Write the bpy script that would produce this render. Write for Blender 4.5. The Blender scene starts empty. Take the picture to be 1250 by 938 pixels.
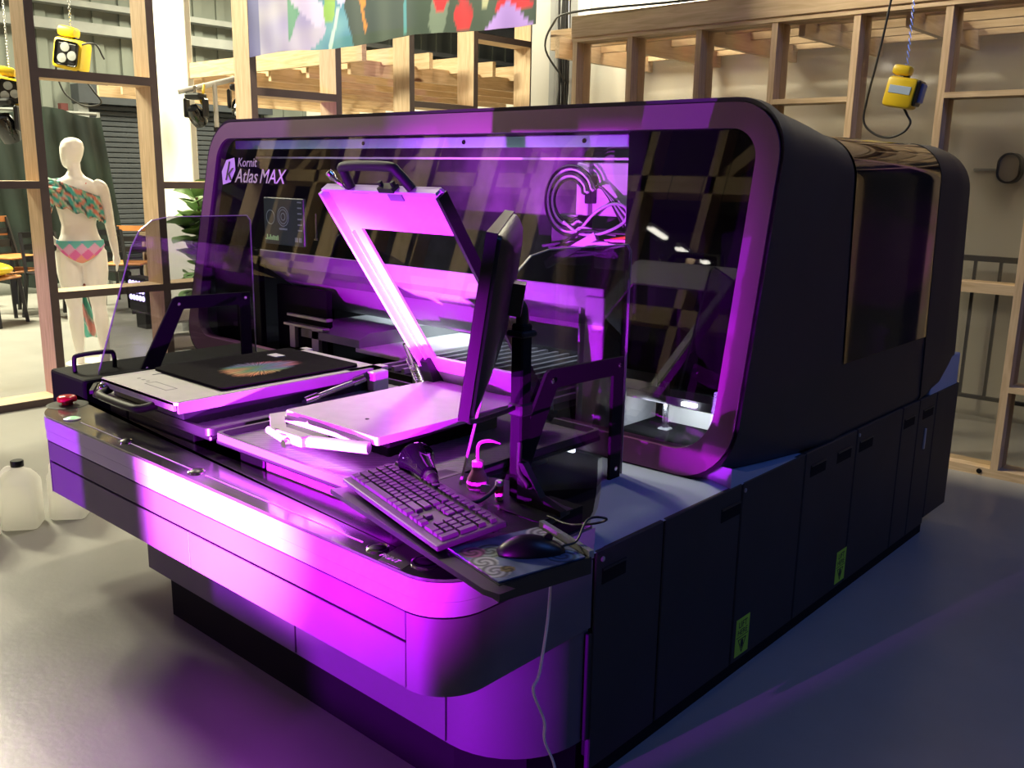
import bpy, bmesh, math, random
from mathutils import Matrix, Vector, Euler
random.seed(7)
S = bpy.context.scene
COL = S.collection
PI = math.pi

# ------------------------------------------------------------------ camera, world, lights, exposure
cam = bpy.data.objects.new('camera', bpy.data.cameras.new('camera'))
COL.objects.link(cam)
cam.data.sensor_width = 36.0
cam.data.lens = 32.813
cam.data.clip_start = 0.05
_M = ((0.7416387, -0.1603631, 0.6513491), (0.6705890, 0.1529154, -0.7258976), (0.0168058, 0.9751413, 0.2209457))
cam.matrix_world = Matrix.Translation((0, 0, 1.55)) @ Matrix(_M).to_4x4()
S.camera = cam

w = bpy.data.worlds.new('world'); S.world = w; w.use_nodes = True
w.node_tree.nodes['Background'].inputs[0].default_value = (0.24, 0.20, 0.62, 1)
w.node_tree.nodes['Background'].inputs[1].default_value = 0.028
S.view_settings.view_transform = 'Standard'
S.view_settings.look = 'None'
S.view_settings.exposure = 0.0
S.view_settings.gamma = 1.0
S.view_settings.use_curve_mapping = False
S.cycles.caustics_reflective = False
S.cycles.caustics_refractive = False

def light(name, kind, loc, power, color, target=None, size=None, size_y=None, spot=None, blend=0.3):
    d = bpy.data.lights.new(name, kind); d.energy = power; d.color = color
    if kind == 'AREA':
        d.shape = 'RECTANGLE'; d.size = size; d.size_y = size_y or size
    else:
        d.shadow_soft_size = size or 0.05
    if kind == 'SPOT':
        d.spot_size = spot; d.spot_blend = blend
    o = bpy.data.objects.new(name, d); COL.objects.link(o); o.location = loc
    if target is not None:
        o.rotation_euler = (Vector(target) - Vector(loc)).to_track_quat('-Z', 'Y').to_euler()
    return o

UV = (0.45, 0.001, 1.0)
# violet LED uplights standing on the floor in front of the machine, the hall's and booth's lamps, and added fill lights
light('led_uplight_beam', 'SPOT', (-1.75, -1.00, 0.28), 760, UV, (-2.00, 1.2, 0.60), 0.01, spot=1.35, blend=0.45)
light('led_uplight_core', 'SPOT', (-1.75, -1.00, 0.28), 8600, (0.78, 0.11, 1.0), (-2.18, 1.2, 0.71), 0.03, spot=0.46, blend=1.0)
light('led_uplight_beam', 'SPOT', (-0.95, -0.90, 0.72), 2200, (0.62, 0.006, 0.95), (-2.22, 2.3, 1.12), 0.012, spot=0.64, blend=0.8)
light('led_uplight_beam', 'SPOT', (-1.75, -0.90, 0.85), 700, (0.62, 0.004, 0.95), (-1.27, 2.4, 1.02), 0.02, spot=0.27, blend=0.7)  # extra spot added to light the hood frame's right side
light('violet_fill_light', 'AREA', (-3.4, -1.7, 1.3), 16, (0.50, 0.22, 1.0), (-3.0, 1.4, 0.4), 0.3, 0.3)  # added violet fill for the unlit console front
light('led_uplight_beam', 'SPOT', (-7.50, 0.30, 0.25), 70, (0.50, 0.03, 1.0), (-6.40, 2.5, 0.45), 0.03, spot=0.5, blend=0.6)
light('hall_lamp_light', 'AREA', (-10.5, 2.0, 5.2), 1280, (1.0, 0.95, 0.66), (-9.5, 2.4, 0), 0.7, 2.6)
light('hall_lamp_light', 'AREA', (-10.5, 8.0, 5.2), 1000, (1.0, 0.95, 0.66), (-9.5, 7.5, 0), 2.0, 4.0)
light('booth_lamp_light', 'AREA', (-4.4, 6.1, 3.4), 75, (1.0, 0.92, 0.70), (-5.0, 6.0, 0.5), 0.8, 0.8)
light('booth_lamp_light', 'AREA', (-1.2, 6.0, 3.4), 11, (1.0, 0.92, 0.72), (-1.2, 6.2, 0.5), 0.8, 0.8)
light('ceiling_lamp_light', 'AREA', (2.5, 3.0, 5.0), 70, (0.10, 0.26, 1.0), (1.0, 3.5, 0), 2.0, 2.0)
light('cabinet_lamp_light', 'AREA', (-2.9, 3.0, 1.02), 5, (0.80, 0.92, 1.0), (-2.9, 2.95, 0.5), 1.4, 0.12)
light('back_wall_fill_light', 'AREA', (-4.2, 3.0, 4.3), 250, (1.0, 0.90, 0.66), (-3.4, 5.3, 2.2), 0.5, 0.5)  # added warm fill that brightens the back wall and its beam
light('bay_lamp_light', 'AREA', (-1.70, 2.72, 0.74), 0.9, (0.85, 0.95, 1.0), (-1.72, 2.95, 0.62), 0.25, 0.05)
light('rail_lamp_light', 'AREA', (-2.9, 2.52, 1.58), 0.9, (0.75, 0.95, 1.0), (-2.9, 2.62, 1.66), 2.2, 0.03)
light('carriage_lamp_light', 'AREA', (-2.2, 2.75, 1.66), 0.8, (0.85, 0.75, 1.0), (-2.15, 2.9, 1.3), 0.4, 0.05)

# ------------------------------------------------------------------ materials
def mat(name, col, rough=0.5, metal=0.0, noise=0.0, scale=8.0, bump=0.0, bscale=60.0, emit=None, es=0.0, stretch=None, spec=0.5, coat=0.0):
    m = bpy.data.materials.new(name); m.use_nodes = True
    nt = m.node_tree; b = nt.nodes['Principled BSDF']
    b.inputs['Base Color'].default_value = (*col, 1)
    b.inputs['Roughness'].default_value = rough
    b.inputs['Metallic'].default_value = metal
    b.inputs['Specular IOR Level'].default_value = spec
    b.inputs['Coat Weight'].default_value = coat
    tc = None
    if noise or bump:
        tc = nt.nodes.new('ShaderNodeTexCoord')
        src = tc.outputs['Object']
        if stretch:
            mp = nt.nodes.new('ShaderNodeMapping'); mp.inputs['Scale'].default_value = stretch
            nt.links.new(src, mp.inputs[0]); src = mp.outputs[0]
    if noise:
        n = nt.nodes.new('ShaderNodeTexNoise'); n.inputs['Scale'].default_value = scale; n.inputs['Detail'].default_value = 5
        nt.links.new(src, n.inputs['Vector'])
        r = nt.nodes.new('ShaderNodeValToRGB')
        r.color_ramp.elements[0].position = 0.3; r.color_ramp.elements[1].position = 0.7
        r.color_ramp.elements[0].color = (*[c * (1 - noise) for c in col], 1)
        r.color_ramp.elements[1].color = (*[min(1, c * (1 + noise)) for c in col], 1)
        nt.links.new(n.outputs['Fac'], r.inputs[0]); nt.links.new(r.outputs[0], b.inputs['Base Color'])
    if bump:
        n2 = nt.nodes.new('ShaderNodeTexNoise'); n2.inputs['Scale'].default_value = bscale; n2.inputs['Detail'].default_value = 3
        nt.links.new(src, n2.inputs['Vector'])
        bp = nt.nodes.new('ShaderNodeBump'); bp.inputs['Strength'].default_value = bump; bp.inputs['Distance'].default_value = 0.01
        nt.links.new(n2.outputs['Fac'], bp.inputs['Height']); nt.links.new(bp.outputs[0], b.inputs['Normal'])
    if emit:
        b.inputs['Emission Color'].default_value = (*emit, 1); b.inputs['Emission Strength'].default_value = es
    return m

def wood_mat(name, a, b_, stretch=(1, 1, 1), rough=0.65):
    m = bpy.data.materials.new(name); m.use_nodes = True; nt = m.node_tree; b = nt.nodes['Principled BSDF']
    b.inputs['Roughness'].default_value = rough
    tc = nt.nodes.new('ShaderNodeTexCoord'); mp = nt.nodes.new('ShaderNodeMapping'); mp.inputs['Scale'].default_value = stretch
    nt.links.new(tc.outputs['Object'], mp.inputs[0])
    n = nt.nodes.new('ShaderNodeTexNoise'); n.inputs['Scale'].default_value = 6; n.inputs['Detail'].default_value = 6; n.inputs['Distortion'].default_value = 1.2
    nt.links.new(mp.outputs[0], n.inputs['Vector'])
    r = nt.nodes.new('ShaderNodeValToRGB'); r.color_ramp.elements[0].position = 0.32; r.color_ramp.elements[1].position = 0.66
    r.color_ramp.elements[0].color = (*a, 1); r.color_ramp.elements[1].color = (*b_, 1)
    nt.links.new(n.outputs['Fac'], r.inputs[0])
    v = nt.nodes.new('ShaderNodeTexVoronoi'); v.inputs['Scale'].default_value = 2.3      # sparse dark knots
    mp2 = nt.nodes.new('ShaderNodeMapping'); mp2.inputs['Scale'].default_value = tuple(0.6 * s ** 0.35 for s in stretch)
    nt.links.new(tc.outputs['Object'], mp2.inputs[0]); nt.links.new(mp2.outputs[0], v.inputs['Vector'])
    kr = nt.nodes.new('ShaderNodeValToRGB'); kr.color_ramp.elements[0].position = 0.05; kr.color_ramp.elements[1].position = 0.09
    kr.color_ramp.elements[0].color = (0.16, 0.07, 0.03, 1); kr.color_ramp.elements[1].color = (1, 1, 1, 1)
    nt.links.new(v.outputs['Distance'], kr.inputs[0])
    mx = nt.nodes.new('ShaderNodeMix'); mx.data_type = 'RGBA'; mx.blend_type = 'MULTIPLY'; mx.inputs[0].default_value = 1
    nt.links.new(r.outputs[0], mx.inputs[6]); nt.links.new(kr.outputs[0], mx.inputs[7]); nt.links.new(mx.outputs[2], b.inputs['Base Color'])
    return m

def sheet_mat(name, tint, refl=0.5, rough=0.02, haze=0.0, hcol=(0.5, 0.5, 0.5), ior=1.5):
    """thin clear or smoked sheet: lets light straight through with a tint and mirrors by fresnel"""
    m = bpy.data.materials.new(name); m.use_nodes = True; nt = m.node_tree
    nt.nodes.remove(nt.nodes['Principled BSDF']); out = nt.nodes['Material Output']
    t = nt.nodes.new('ShaderNodeBsdfTransparent'); t.inputs[0].default_value = (*tint, 1)
    g = nt.nodes.new('ShaderNodeBsdfGlossy'); g.inputs['Roughness'].default_value = rough; g.inputs[0].default_value = (refl, refl, refl, 1)
    f = nt.nodes.new('ShaderNodeFresnel')
    ge = nt.nodes.new('ShaderNodeNewGeometry'); mr = nt.nodes.new('ShaderNodeMapRange')      # same fresnel from either side of the thin sheet
    mr.inputs[3].default_value = ior; mr.inputs[4].default_value = 1 / ior
    nt.links.new(ge.outputs['Backfacing'], mr.inputs[0]); nt.links.new(mr.outputs[0], f.inputs[0])
    mx = nt.nodes.new('ShaderNodeMixShader')
    nt.links.new(f.outputs[0], mx.inputs[0]); nt.links.new(t.outputs[0], mx.inputs[1]); nt.links.new(g.outputs[0], mx.inputs[2])
    last = mx
    if haze:
        d = nt.nodes.new('ShaderNodeBsdfDiffuse'); d.inputs[0].default_value = (*hcol, 1)
        m2 = nt.nodes.new('ShaderNodeMixShader'); m2.inputs[0].default_value = haze
        nt.links.new(mx.outputs[0], m2.inputs[1]); nt.links.new(d.outputs[0], m2.inputs[2]); last = m2
    nt.links.new(last.outputs[0], out.inputs[0])
    return m

def paint_mat(name, rough=0.7, bump=0.0, sheen=0.0):
    m = bpy.data.materials.new(name); m.use_nodes = True; nt = m.node_tree; b = nt.nodes['Principled BSDF']
    b.inputs['Roughness'].default_value = rough
    a = nt.nodes.new('ShaderNodeVertexColor'); a.layer_name = 'print'
    nt.links.new(a.outputs[0], b.inputs['Base Color'])
    return m

M = dict(
    shell=mat('charcoal_shell', (0.018, 0.018, 0.024), 0.55, noise=0.12, scale=3, bump=0.03, bscale=400),
    cab=mat('charcoal_sheet_metal', (0.022, 0.021, 0.024), 0.6, noise=0.15, scale=4, bump=0.03, bscale=300),
    black=mat('black_plastic', (0.010, 0.010, 0.013), 0.38, noise=0.1),
    blackmatte=mat('black_matte', (0.005, 0.005, 0.006), 0.8, noise=0.1, spec=0.2),
    rubber=mat('black_rubber', (0.012, 0.012, 0.013), 0.6),
    inner=mat('dark_inner_paint', (0.0045, 0.004, 0.006), 0.8, noise=0.2, spec=0.15),
    innerback=mat('scuffed_inner_sheet', (0.07, 0.065, 0.075), 0.5, noise=0.7, scale=5),
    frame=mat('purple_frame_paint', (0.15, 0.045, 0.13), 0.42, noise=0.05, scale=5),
    band=mat('light_grey_paint', (0.42, 0.41, 0.46), 0.45, noise=0.04, scale=4),
    drawer=mat('dark_grey_paint', (0.115, 0.10, 0.125), 0.5, noise=0.06, scale=4),
    ledge=mat('graphite_glass', (0.30, 0.29, 0.30), 0.16, metal=0.85, noise=0.06, scale=5),
    ledge2=mat('graphite_satin', (0.16, 0.155, 0.16), 0.35, noise=0.06),
    flange=mat('pale_flange_plastic', (0.46, 0.46, 0.48), 0.5, noise=0.03),
    deck=mat('blue_grey_deck_plastic', (0.36, 0.43, 0.56), 0.5, noise=0.03),
    alu=mat('brushed_aluminium', (0.62, 0.61, 0.60), 0.42, metal=0.25, noise=0.05, scale=20),
    steel=mat('bright_steel', (0.7, 0.7, 0.72), 0.25, metal=1.0, noise=0.06),
    chrome=mat('chrome', (0.8, 0.8, 0.82), 0.1, metal=1.0),
    white=mat('white_plastic', (0.78, 0.78, 0.76), 0.4, noise=0.03),
    whitepaint=mat('white_paint', (0.80, 0.79, 0.75), 0.6, noise=0.03),
    carbon=mat('dimpled_grey_mat', (0.22, 0.21, 0.24), 0.45, noise=0.1, scale=40),
    pit=mat('dark_pit_paint', (0.02, 0.018, 0.03), 0.4, noise=0.15),
    tee=mat('black_cotton', (0.012, 0.011, 0.012), 1.0, noise=0.2, scale=60, bump=0.2, bscale=300, spec=0.05),
    red=mat('red_button', (0.55, 0.02, 0.02), 0.25),
    green=mat('pale_green_button', (0.45, 0.85, 0.45), 0.3, emit=(0.5, 1.0, 0.55), es=0.5),
    lime=mat('lime_sticker', (0.42, 0.75, 0.05), 0.6, noise=0.06),
    ink=mat('black_ink', (0.01, 0.012, 0.01), 0.6),
    print_white=mat('white_print', (0.75, 0.68, 0.80), 0.5),
    violet_print=mat('lilac_print', (0.62, 0.5, 0.78), 0.5),
    pink=mat('pink_plastic', (0.75, 0.22, 0.62), 0.4, noise=0.04),
    orange=mat('orange_plastic', (0.75, 0.22, 0.04), 0.5),
    yellow=mat('yellow_paint', (0.80, 0.55, 0.02), 0.4, noise=0.06),
    gantry=mat('grey_gantry_paint', (0.27, 0.26, 0.28), 0.45, noise=0.06),
    cable=mat('black_cable', (0.012, 0.012, 0.012), 0.5),
    cablew=mat('white_cable', (0.7, 0.68, 0.72), 0.5),
    greycable=mat('grey_cable', (0.30, 0.29, 0.33), 0.5),
    smoke=sheet_mat('smoked_acrylic', (0.58, 0.58, 0.61), 0.7),
    edge=mat('acrylic_edge', (0.30, 0.29, 0.33), 0.3),
    glass=sheet_mat('hood_glass', (0.58, 0.58, 0.62), 1.0, ior=1.65),
    darkglass=sheet_mat('dark_tinted_glass', (0.30, 0.30, 0.34), 0.8, ior=1.5),
    film=sheet_mat('clear_wall_film', (0.90, 0.89, 0.86), 0.9, rough=0.06, haze=0.07, hcol=(0.45, 0.42, 0.40)),
    gloss=mat('gloss_black_acrylic', (0.006, 0.006, 0.008), 0.04, coat=0.3),
    concrete=None,
    jug=None,
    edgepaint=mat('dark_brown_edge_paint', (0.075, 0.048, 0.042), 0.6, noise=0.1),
    skinw=mat('white_mannequin_gloss', (0.86, 0.84, 0.82), 0.35, noise=0.02),
    galv=mat('galvanised_grey', (0.30, 0.31, 0.31), 0.5, noise=0.1, scale=4),
    wallgrey=mat('hall_wall_grey', (0.22, 0.24, 0.215), 0.8, noise=0.08, scale=2),
    wallwhite=mat('booth_wall_white', (0.62, 0.60, 0.55), 0.8, noise=0.06, scale=1.5),
    shutter=mat('shutter_grey_blue', (0.055, 0.062, 0.075), 0.5, noise=0.08),
    leaf=mat('leaf_green', (0.16, 0.28, 0.10), 0.45, noise=0.3, scale=12),
    stem=mat('brown_stem', (0.12, 0.08, 0.05), 0.7),
    chairseat=mat('orange_wood_seat', (0.50, 0.20, 0.06), 0.5, noise=0.2, scale=10),
    paintm=paint_mat('printed_cloth', 0.75),
    ledlens=mat('violet_led_lens', (0.5, 0.4, 0.9), 0.3, emit=(0.55, 0.45, 1.0), es=9.0),
    lamp=mat('white_lamp_face', (0.9, 0.9, 0.9), 0.4, emit=(1.0, 0.95, 0.82), es=14.0),
    coollamp=mat('cool_lamp_face', (0.9, 0.9, 0.9), 0.4, emit=(0.85, 0.95, 1.0), es=9.0),
    screen=mat('dim_screen', (0.02, 0.03, 0.035), 0.3, emit=(0.05, 0.075, 0.08), es=0.35),
    screenline=mat('screen_lines', (0.3, 0.4, 0.38), 0.4, emit=(0.28, 0.36, 0.34), es=0.35),
    screengreen=mat('screen_green', (0.4, 0.6, 0.3), 0.4, emit=(0.35, 0.6, 0.25), es=0.6),
    wood=wood_mat('pine_stud', (0.50, 0.34, 0.20), (0.68, 0.50, 0.32), (6, 6, 0.5)),
    woodx=wood_mat('pine_beam_x', (0.52, 0.36, 0.20), (0.70, 0.52, 0.33), (0.5, 6, 6)),
    woody=wood_mat('pine_beam_y', (0.50, 0.34, 0.20), (0.68, 0.50, 0.32), (6, 0.5, 6)),
)

# polished concrete floor with worn patches and dull joints
def floor_mat():
    m = bpy.data.materials.new('polished_concrete'); m.use_nodes = True; nt = m.node_tree; b = nt.nodes['Principled BSDF']
    tc = nt.nodes.new('ShaderNodeTexCoord')
    n = nt.nodes.new('ShaderNodeTexNoise'); n.inputs['Scale'].default_value = 0.9; n.inputs['Detail'].default_value = 8; n.inputs['Roughness'].default_value = 0.6
    nt.links.new(tc.outputs['Object'], n.inputs['Vector'])
    r = nt.nodes.new('ShaderNodeValToRGB'); r.color_ramp.elements[0].position = 0.3; r.color_ramp.elements[1].position = 0.75
    r.color_ramp.elements[0].color = (0.29, 0.285, 0.27, 1); r.color_ramp.elements[1].color = (0.40, 0.39, 0.365, 1)
    nt.links.new(n.outputs['Fac'], r.inputs[0]); nt.links.new(r.outputs[0], b.inputs['Base Color'])
    n2 = nt.nodes.new('ShaderNodeTexNoise'); n2.inputs['Scale'].default_value = 3.0; n2.inputs['Detail'].default_value = 6
    nt.links.new(tc.outputs['Object'], n2.inputs['Vector'])
    mr = nt.nodes.new('ShaderNodeMapRange'); mr.inputs[3].default_value = 0.22; mr.inputs[4].default_value = 0.42
    nt.links.new(n2.outputs['Fac'], mr.inputs[0]); nt.links.new(mr.outputs[0], b.inputs['Roughness'])
    n3 = nt.nodes.new('ShaderNodeTexNoise'); n3.inputs['Scale'].default_value = 45; n3.inputs['Detail'].default_value = 4
    nt.links.new(tc.outputs['Object'], n3.inputs['Vector'])
    bp = nt.nodes.new('ShaderNodeBump'); bp.inputs['Strength'].default_value = 0.12; bp.inputs['Distance'].default_value = 0.004
    nt.links.new(n3.outputs['Fac'], bp.inputs['Height']); nt.links.new(bp.outputs[0], b.inputs['Normal'])
    return m
M['concrete'] = floor_mat()
def jug_mat():
    m = bpy.data.materials.new('milky_plastic'); m.use_nodes = True; nt = m.node_tree; b = nt.nodes['Principled BSDF']
    b.inputs['Base Color'].default_value = (0.92, 0.91, 0.88, 1); b.inputs['Roughness'].default_value = 0.4
    t = nt.nodes.new('ShaderNodeBsdfTranslucent'); t.inputs[0].default_value = (0.97, 0.96, 0.94, 1)
    mx = nt.nodes.new('ShaderNodeMixShader'); mx.inputs[0].default_value = 0.7
    nt.links.new(b.outputs[0], mx.inputs[1]); nt.links.new(t.outputs[0], mx.inputs[2]); nt.links.new(mx.outputs[0], nt.nodes['Material Output'].inputs[0])
    return m
M['jug'] = jug_mat()

# ------------------------------------------------------------------ object helpers
def tag(o, label=None, cat=None, group=None, kind=None):
    if label: o['label'] = label
    if cat: o['category'] = cat
    if group: o['group'] = group
    if kind: o['kind'] = kind
    return o

def thing(name, label, cat, loc, group=None):
    o = bpy.data.objects.new(name, None); COL.objects.link(o); o.location = loc; o.empty_display_size = 0.1
    return tag(o, label, cat, group)

def obj(name, bm, m, parent=None, smooth=None, label=None):
    if isinstance(bm, bmesh.types.BMesh):
        bmesh.ops.recalc_face_normals(bm, faces=bm.faces)
        me = bpy.data.meshes.new(name); bm.to_mesh(me); bm.free()
    else:
        me = bm
    if smooth:
        me.shade_smooth()
        me.set_sharp_from_angle(angle=math.radians(smooth))
    if m is not None and not me.materials: me.materials.append(m)
    o = bpy.data.objects.new(name, me); COL.objects.link(o)
    if parent is not None:
        o.parent = parent
        if parent.type == 'EMPTY':
            o.matrix_parent_inverse = Matrix.Translation(-Vector(parent.location))
    if label: o['label'] = label
    return o

def B(): return bmesh.new()

def box(bm, x0, x1, y0, y1, z0, z1, bev=0.0, seg=2, mx=None):
    g = bmesh.ops.create_cube(bm, size=1.0)
    vs = g['verts']
    for v in vs:
        v.co = Vector((x0 + (v.co.x + .5) * (x1 - x0), y0 + (v.co.y + .5) * (y1 - y0), z0 + (v.co.z + .5) * (z1 - z0)))
    if bev:
        es = list({e for v in vs for e in v.link_edges})
        r = bmesh.ops.bevel(bm, geom=es, offset=bev, segments=seg, affect='EDGES', profile=0.5)
        vs = list({v for f in r['faces'] for v in f.verts} | {v for v in vs if v.is_valid})
    if mx is not None:
        for v in vs: v.co = mx @ v.co
    return bm

def bar(bm, a, b, wx, wy, up=(0, 0, 1)):
    """square bar from a to b, wx across, wy along up"""
    a, b = Vector(a), Vector(b); d = (b - a).normalized(); u = Vector(up)
    s = d.cross(u)
    if s.length < 1e-4: s = d.cross(Vector((1, 0, 0)))
    s.normalize(); u = s.cross(d)
    vs = []
    for p in (a, b):
        for sx, sy in ((-1, -1), (1, -1), (1, 1), (-1, 1)):
            vs.append(bm.verts.new(p + s * (sx * wx / 2) + u * (sy * wy / 2)))
    for q in ((0, 1, 2, 3), (7, 6, 5, 4), (0, 4, 5, 1), (1, 5, 6, 2), (2, 6, 7, 3), (3, 7, 4, 0)):
        bm.faces.new([vs[i] for i in q])
    return bm

def smoothpath(pts, n=6, closed=False):
    P = [Vector(p) for p in pts]; out = []
    N = len(P)
    rng = range(N if closed else N - 1)
    for i in rng:
        p0 = P[(i - 1) % N] if (closed or i > 0) else P[0] * 2 - P[1]
        p1 = P[i]; p2 = P[(i + 1) % N]
        p3 = P[(i + 2) % N] if (closed or i + 2 < N) else P[-1] * 2 - P[-2]
        for k in range(n):
            t = k / n
            out.append(0.5 * ((2 * p1) + (p2 - p0) * t + (2 * p0 - 5 * p1 + 4 * p2 - p3) * t * t + (-p0 + 3 * p1 - 3 * p2 + p3) * t ** 3))
    if not closed: out.append(P[-1])
    return out

def tube(bm, pts, r, n=8, closed=False, cap=True):
    P = [Vector(p) for p in pts]; N = len(P); rings = []
    R_ = r if isinstance(r, (list, tuple)) else [r] * N
    ref = None
    for i in range(N):
        if closed: d = (P[(i + 1) % N] - P[i - 1]).normalized()
        else: d = (P[min(i + 1, N - 1)] - P[max(i - 1, 0)]).normalized()
        if ref is None:
            ref = Vector((0, 0, 1)) if abs(d.z) < 0.9 else Vector((1, 0, 0))
        s = d.cross(ref).normalized(); u = s.cross(d); ref = u
        rings.append([bm.verts.new(P[i] + (s * math.cos(2 * PI * k / n) + u * math.sin(2 * PI * k / n)) * R_[i]) for k in range(n)])
    for i in range(N if closed else N - 1):
        a, b = rings[i], rings[(i + 1) % N]
        for k in range(n): bm.faces.new((a[k], a[(k + 1) % n], b[(k + 1) % n], b[k]))
    if cap and not closed:
        bm.faces.new(rings[0][::-1]); bm.faces.new(rings[-1])
    return bm

def loft(bm, rings, cap=True, closed=True):
    V = [[bm.verts.new(p) for p in r] for r in rings]; n = len(V[0])
    for a, b in zip(V, V[1:]):
        for k in range(n if closed else n - 1): bm.faces.new((a[k], a[(k + 1) % n], b[(k + 1) % n], b[k]))
    if cap and closed:
        bm.faces.new(V[0][::-1]); bm.faces.new(V[-1])
    return bm

def lathe(bm, prof, c=(0, 0, 0), n=20, mx=None):
    c = Vector(c); rings = []
    for r, z in prof:
        rings.append([Vector((max(r, 1e-4) * math.cos(2 * PI * k / n), max(r, 1e-4) * math.sin(2 * PI * k / n), z)) for k in range(n)])
    rings = [[(mx @ p if mx is not None else p) + c for p in r] for r in rings]
    return loft(bm, rings)

def prism(bm, poly, axis, d0, d1):
    f = {'x': lambda p, d: (d, p[0], p[1]), 'y': lambda p, d: (p[0], d, p[1]), 'z': lambda p, d: (p[0], p[1], d)}[axis]
    a = [bm.verts.new(f(p, d0)) for p in poly]; b = [bm.verts.new(f(p, d1)) for p in poly]; n = len(poly)
    bm.faces.new(a[::-1]); bm.faces.new(b)
    for k in range(n): bm.faces.new((a[k], a[(k + 1) % n], b[(k + 1) % n], b[k]))
    return bm

def rrect(x0, x1, z0, z1, r, n=8):
    """rounded rectangle outline as (x, z); r one radius or (bl, br, tr, tl)"""
    if not isinstance(r, (list, tuple)): r = (r,) * 4
    out = []
    for (cx, cz, a0), rr in zip(((x0, z0, PI), (x1, z0, 1.5 * PI), (x1, z1, 0), (x0, z1, 0.5 * PI)), r):
        ox = cx + rr if cx == x0 else cx - rr; oz = cz + rr if cz == z0 else cz - rr
        for k in range(n + 1):
            t = a0 + 0.5 * PI * k / n
            out.append((ox + rr * math.cos(t), oz + rr * math.sin(t)))
    return out

def frame_ring(bm, outer, inner, f0, f1):
    """ring between two equally long outlines, front map f0 and back map f1"""
    n = len(outer)
    of = [bm.verts.new(f0(p)) for p in outer]; inf = [bm.verts.new(f0(p)) for p in inner]
    ob = [bm.verts.new(f1(p)) for p in outer]; inb = [bm.verts.new(f1(p)) for p in inner]
    for k in range(n):
        j = (k + 1) % n
        bm.faces.new((of[k], of[j], inf[j], inf[k])); bm.faces.new((ob[j], ob[k], inb[k], inb[j]))
        bm.faces.new((of[j], of[k], ob[k], ob[j])); bm.faces.new((inf[k], inf[j], inb[j], inb[k]))
    return bm

def text_bm(s, size, mx, depth=0.0008, align='LEFT', shear=0.0):
    c = bpy.data.curves.new('t', 'FONT'); c.body = s; c.size = size; c.extrude = depth; c.align_x = align; c.shear = shear; c.resolution_u = 3
    o = bpy.data.objects.new('t', c); COL.objects.link(o)
    dg = bpy.context.evaluated_depsgraph_get(); me = bpy.data.meshes.new_from_object(o.evaluated_get(dg))
    bpy.data.objects.remove(o); bpy.data.curves.remove(c)
    bm = bmesh.new(); bm.from_mesh(me); bpy.data.meshes.remove(me)
    for v in bm.verts: v.co = mx @ v.co
    return bm

def axes(o, x, y):
    x = Vector(x).normalized(); y = Vector(y).normalized(); z = x.cross(y)
    return Matrix(((x.x, y.x, z.x, o[0]), (x.y, y.y, z.y, o[1]), (x.z, y.z, z.z, o[2]), (0, 0, 0, 1)))

def paint(me, fn):
    """paint a printed pattern into the mesh: fn(co) -> rgb"""
    a = me.color_attributes.new('print', 'FLOAT_COLOR', 'POINT')
    for i, v in enumerate(me.vertices): a.data[i].color = (*fn(v.co), 1)

def mesh_of(bm, name):
    me = bpy.data.meshes.new(name); bm.to_mesh(me); bm.free(); return me

def copy_to(src, parent, loc=None, rot=None, name=None):
    c = src.copy(); COL.objects.link(c); c.parent = parent
    if loc is not None: c.location = loc
    if rot is not None: c.rotation_euler = rot
    return c

# ================================================================== THE SETTING
bm = B(); box(bm, -24, 12, -9, 16, -0.1, 0); tag(obj('floor', bm, M['concrete']), 'polished grey concrete floor of the hall', kind='structure')
bm = B(); box(bm, -24, 12, -9, 16, 6.6, 6.7); tag(obj('ceiling', bm, mat('ceiling_grey', (0.10, 0.10, 0.11), 0.9)), 'dark grey hall ceiling high above', kind='structure')

def frame_wall(name, label):
    o = bpy.data.objects.new(name, None); COL.objects.link(o)
    return tag(o, label, kind='structure')

# left stud wall: runs away from the camera on the left, open bays without glazing
WL = frame_wall('wall_left', 'open pine stud wall on the left, dark brown faces toward the room')
XL0, XL1 = -6.47, -6.26
stud_y = [2.50 + 0.781 * k for k in range(-6, 7)]
bm = B(); box(bm, -0.105, 0.105, -0.0265, 0.0265, 0, 3.6); stud_me = mesh_of(bm, 'stud'); stud_me.materials.append(M['wood'])
for y in stud_y:
    o = obj('stud', stud_me, None, WL); o.location = ((XL0 + XL1) / 2, y, 0.048)
bm = B(); box(bm, XL0, XL1, stud_y[0] - .03, stud_y[-1] + .03, 0, 0.048); obj('bottom_plate', bm, M['woody'], WL)
bm = B(); box(bm, XL0, XL1, stud_y[0] - .03, stud_y[-1] + .03, 3.648, 3.70); obj('top_plate', bm, M['woody'], WL)
S0 = 6
rails = [(S0, 2.08, 2.135), (S0, 0.69, 0.738), (S0 - 1, 1.40, 1.447), (S0 + 1, 1.40, 1.447), (S0 + 2, 2.078, 2.135), (S0 + 4, 2.09, 2.14),
         (S0 + 5, 2.73, 2.785), (S0 + 1, 0.69, 0.738), (S0 + 2, 0.69, 0.738), (S0 - 2, 2.08, 2.135), (S0 - 2, 0.69, 0.738), (S0 - 3, 1.40, 1.447), (S0 - 4, 0.69, 0.738)]
for k, z0, z1 in rails:
    bm = B(); box(bm, XL0, XL1, stud_y[k] + .0265, stud_y[k + 1] - .0265, z0, z1); obj('rail', bm, M['woody'], WL)

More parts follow.
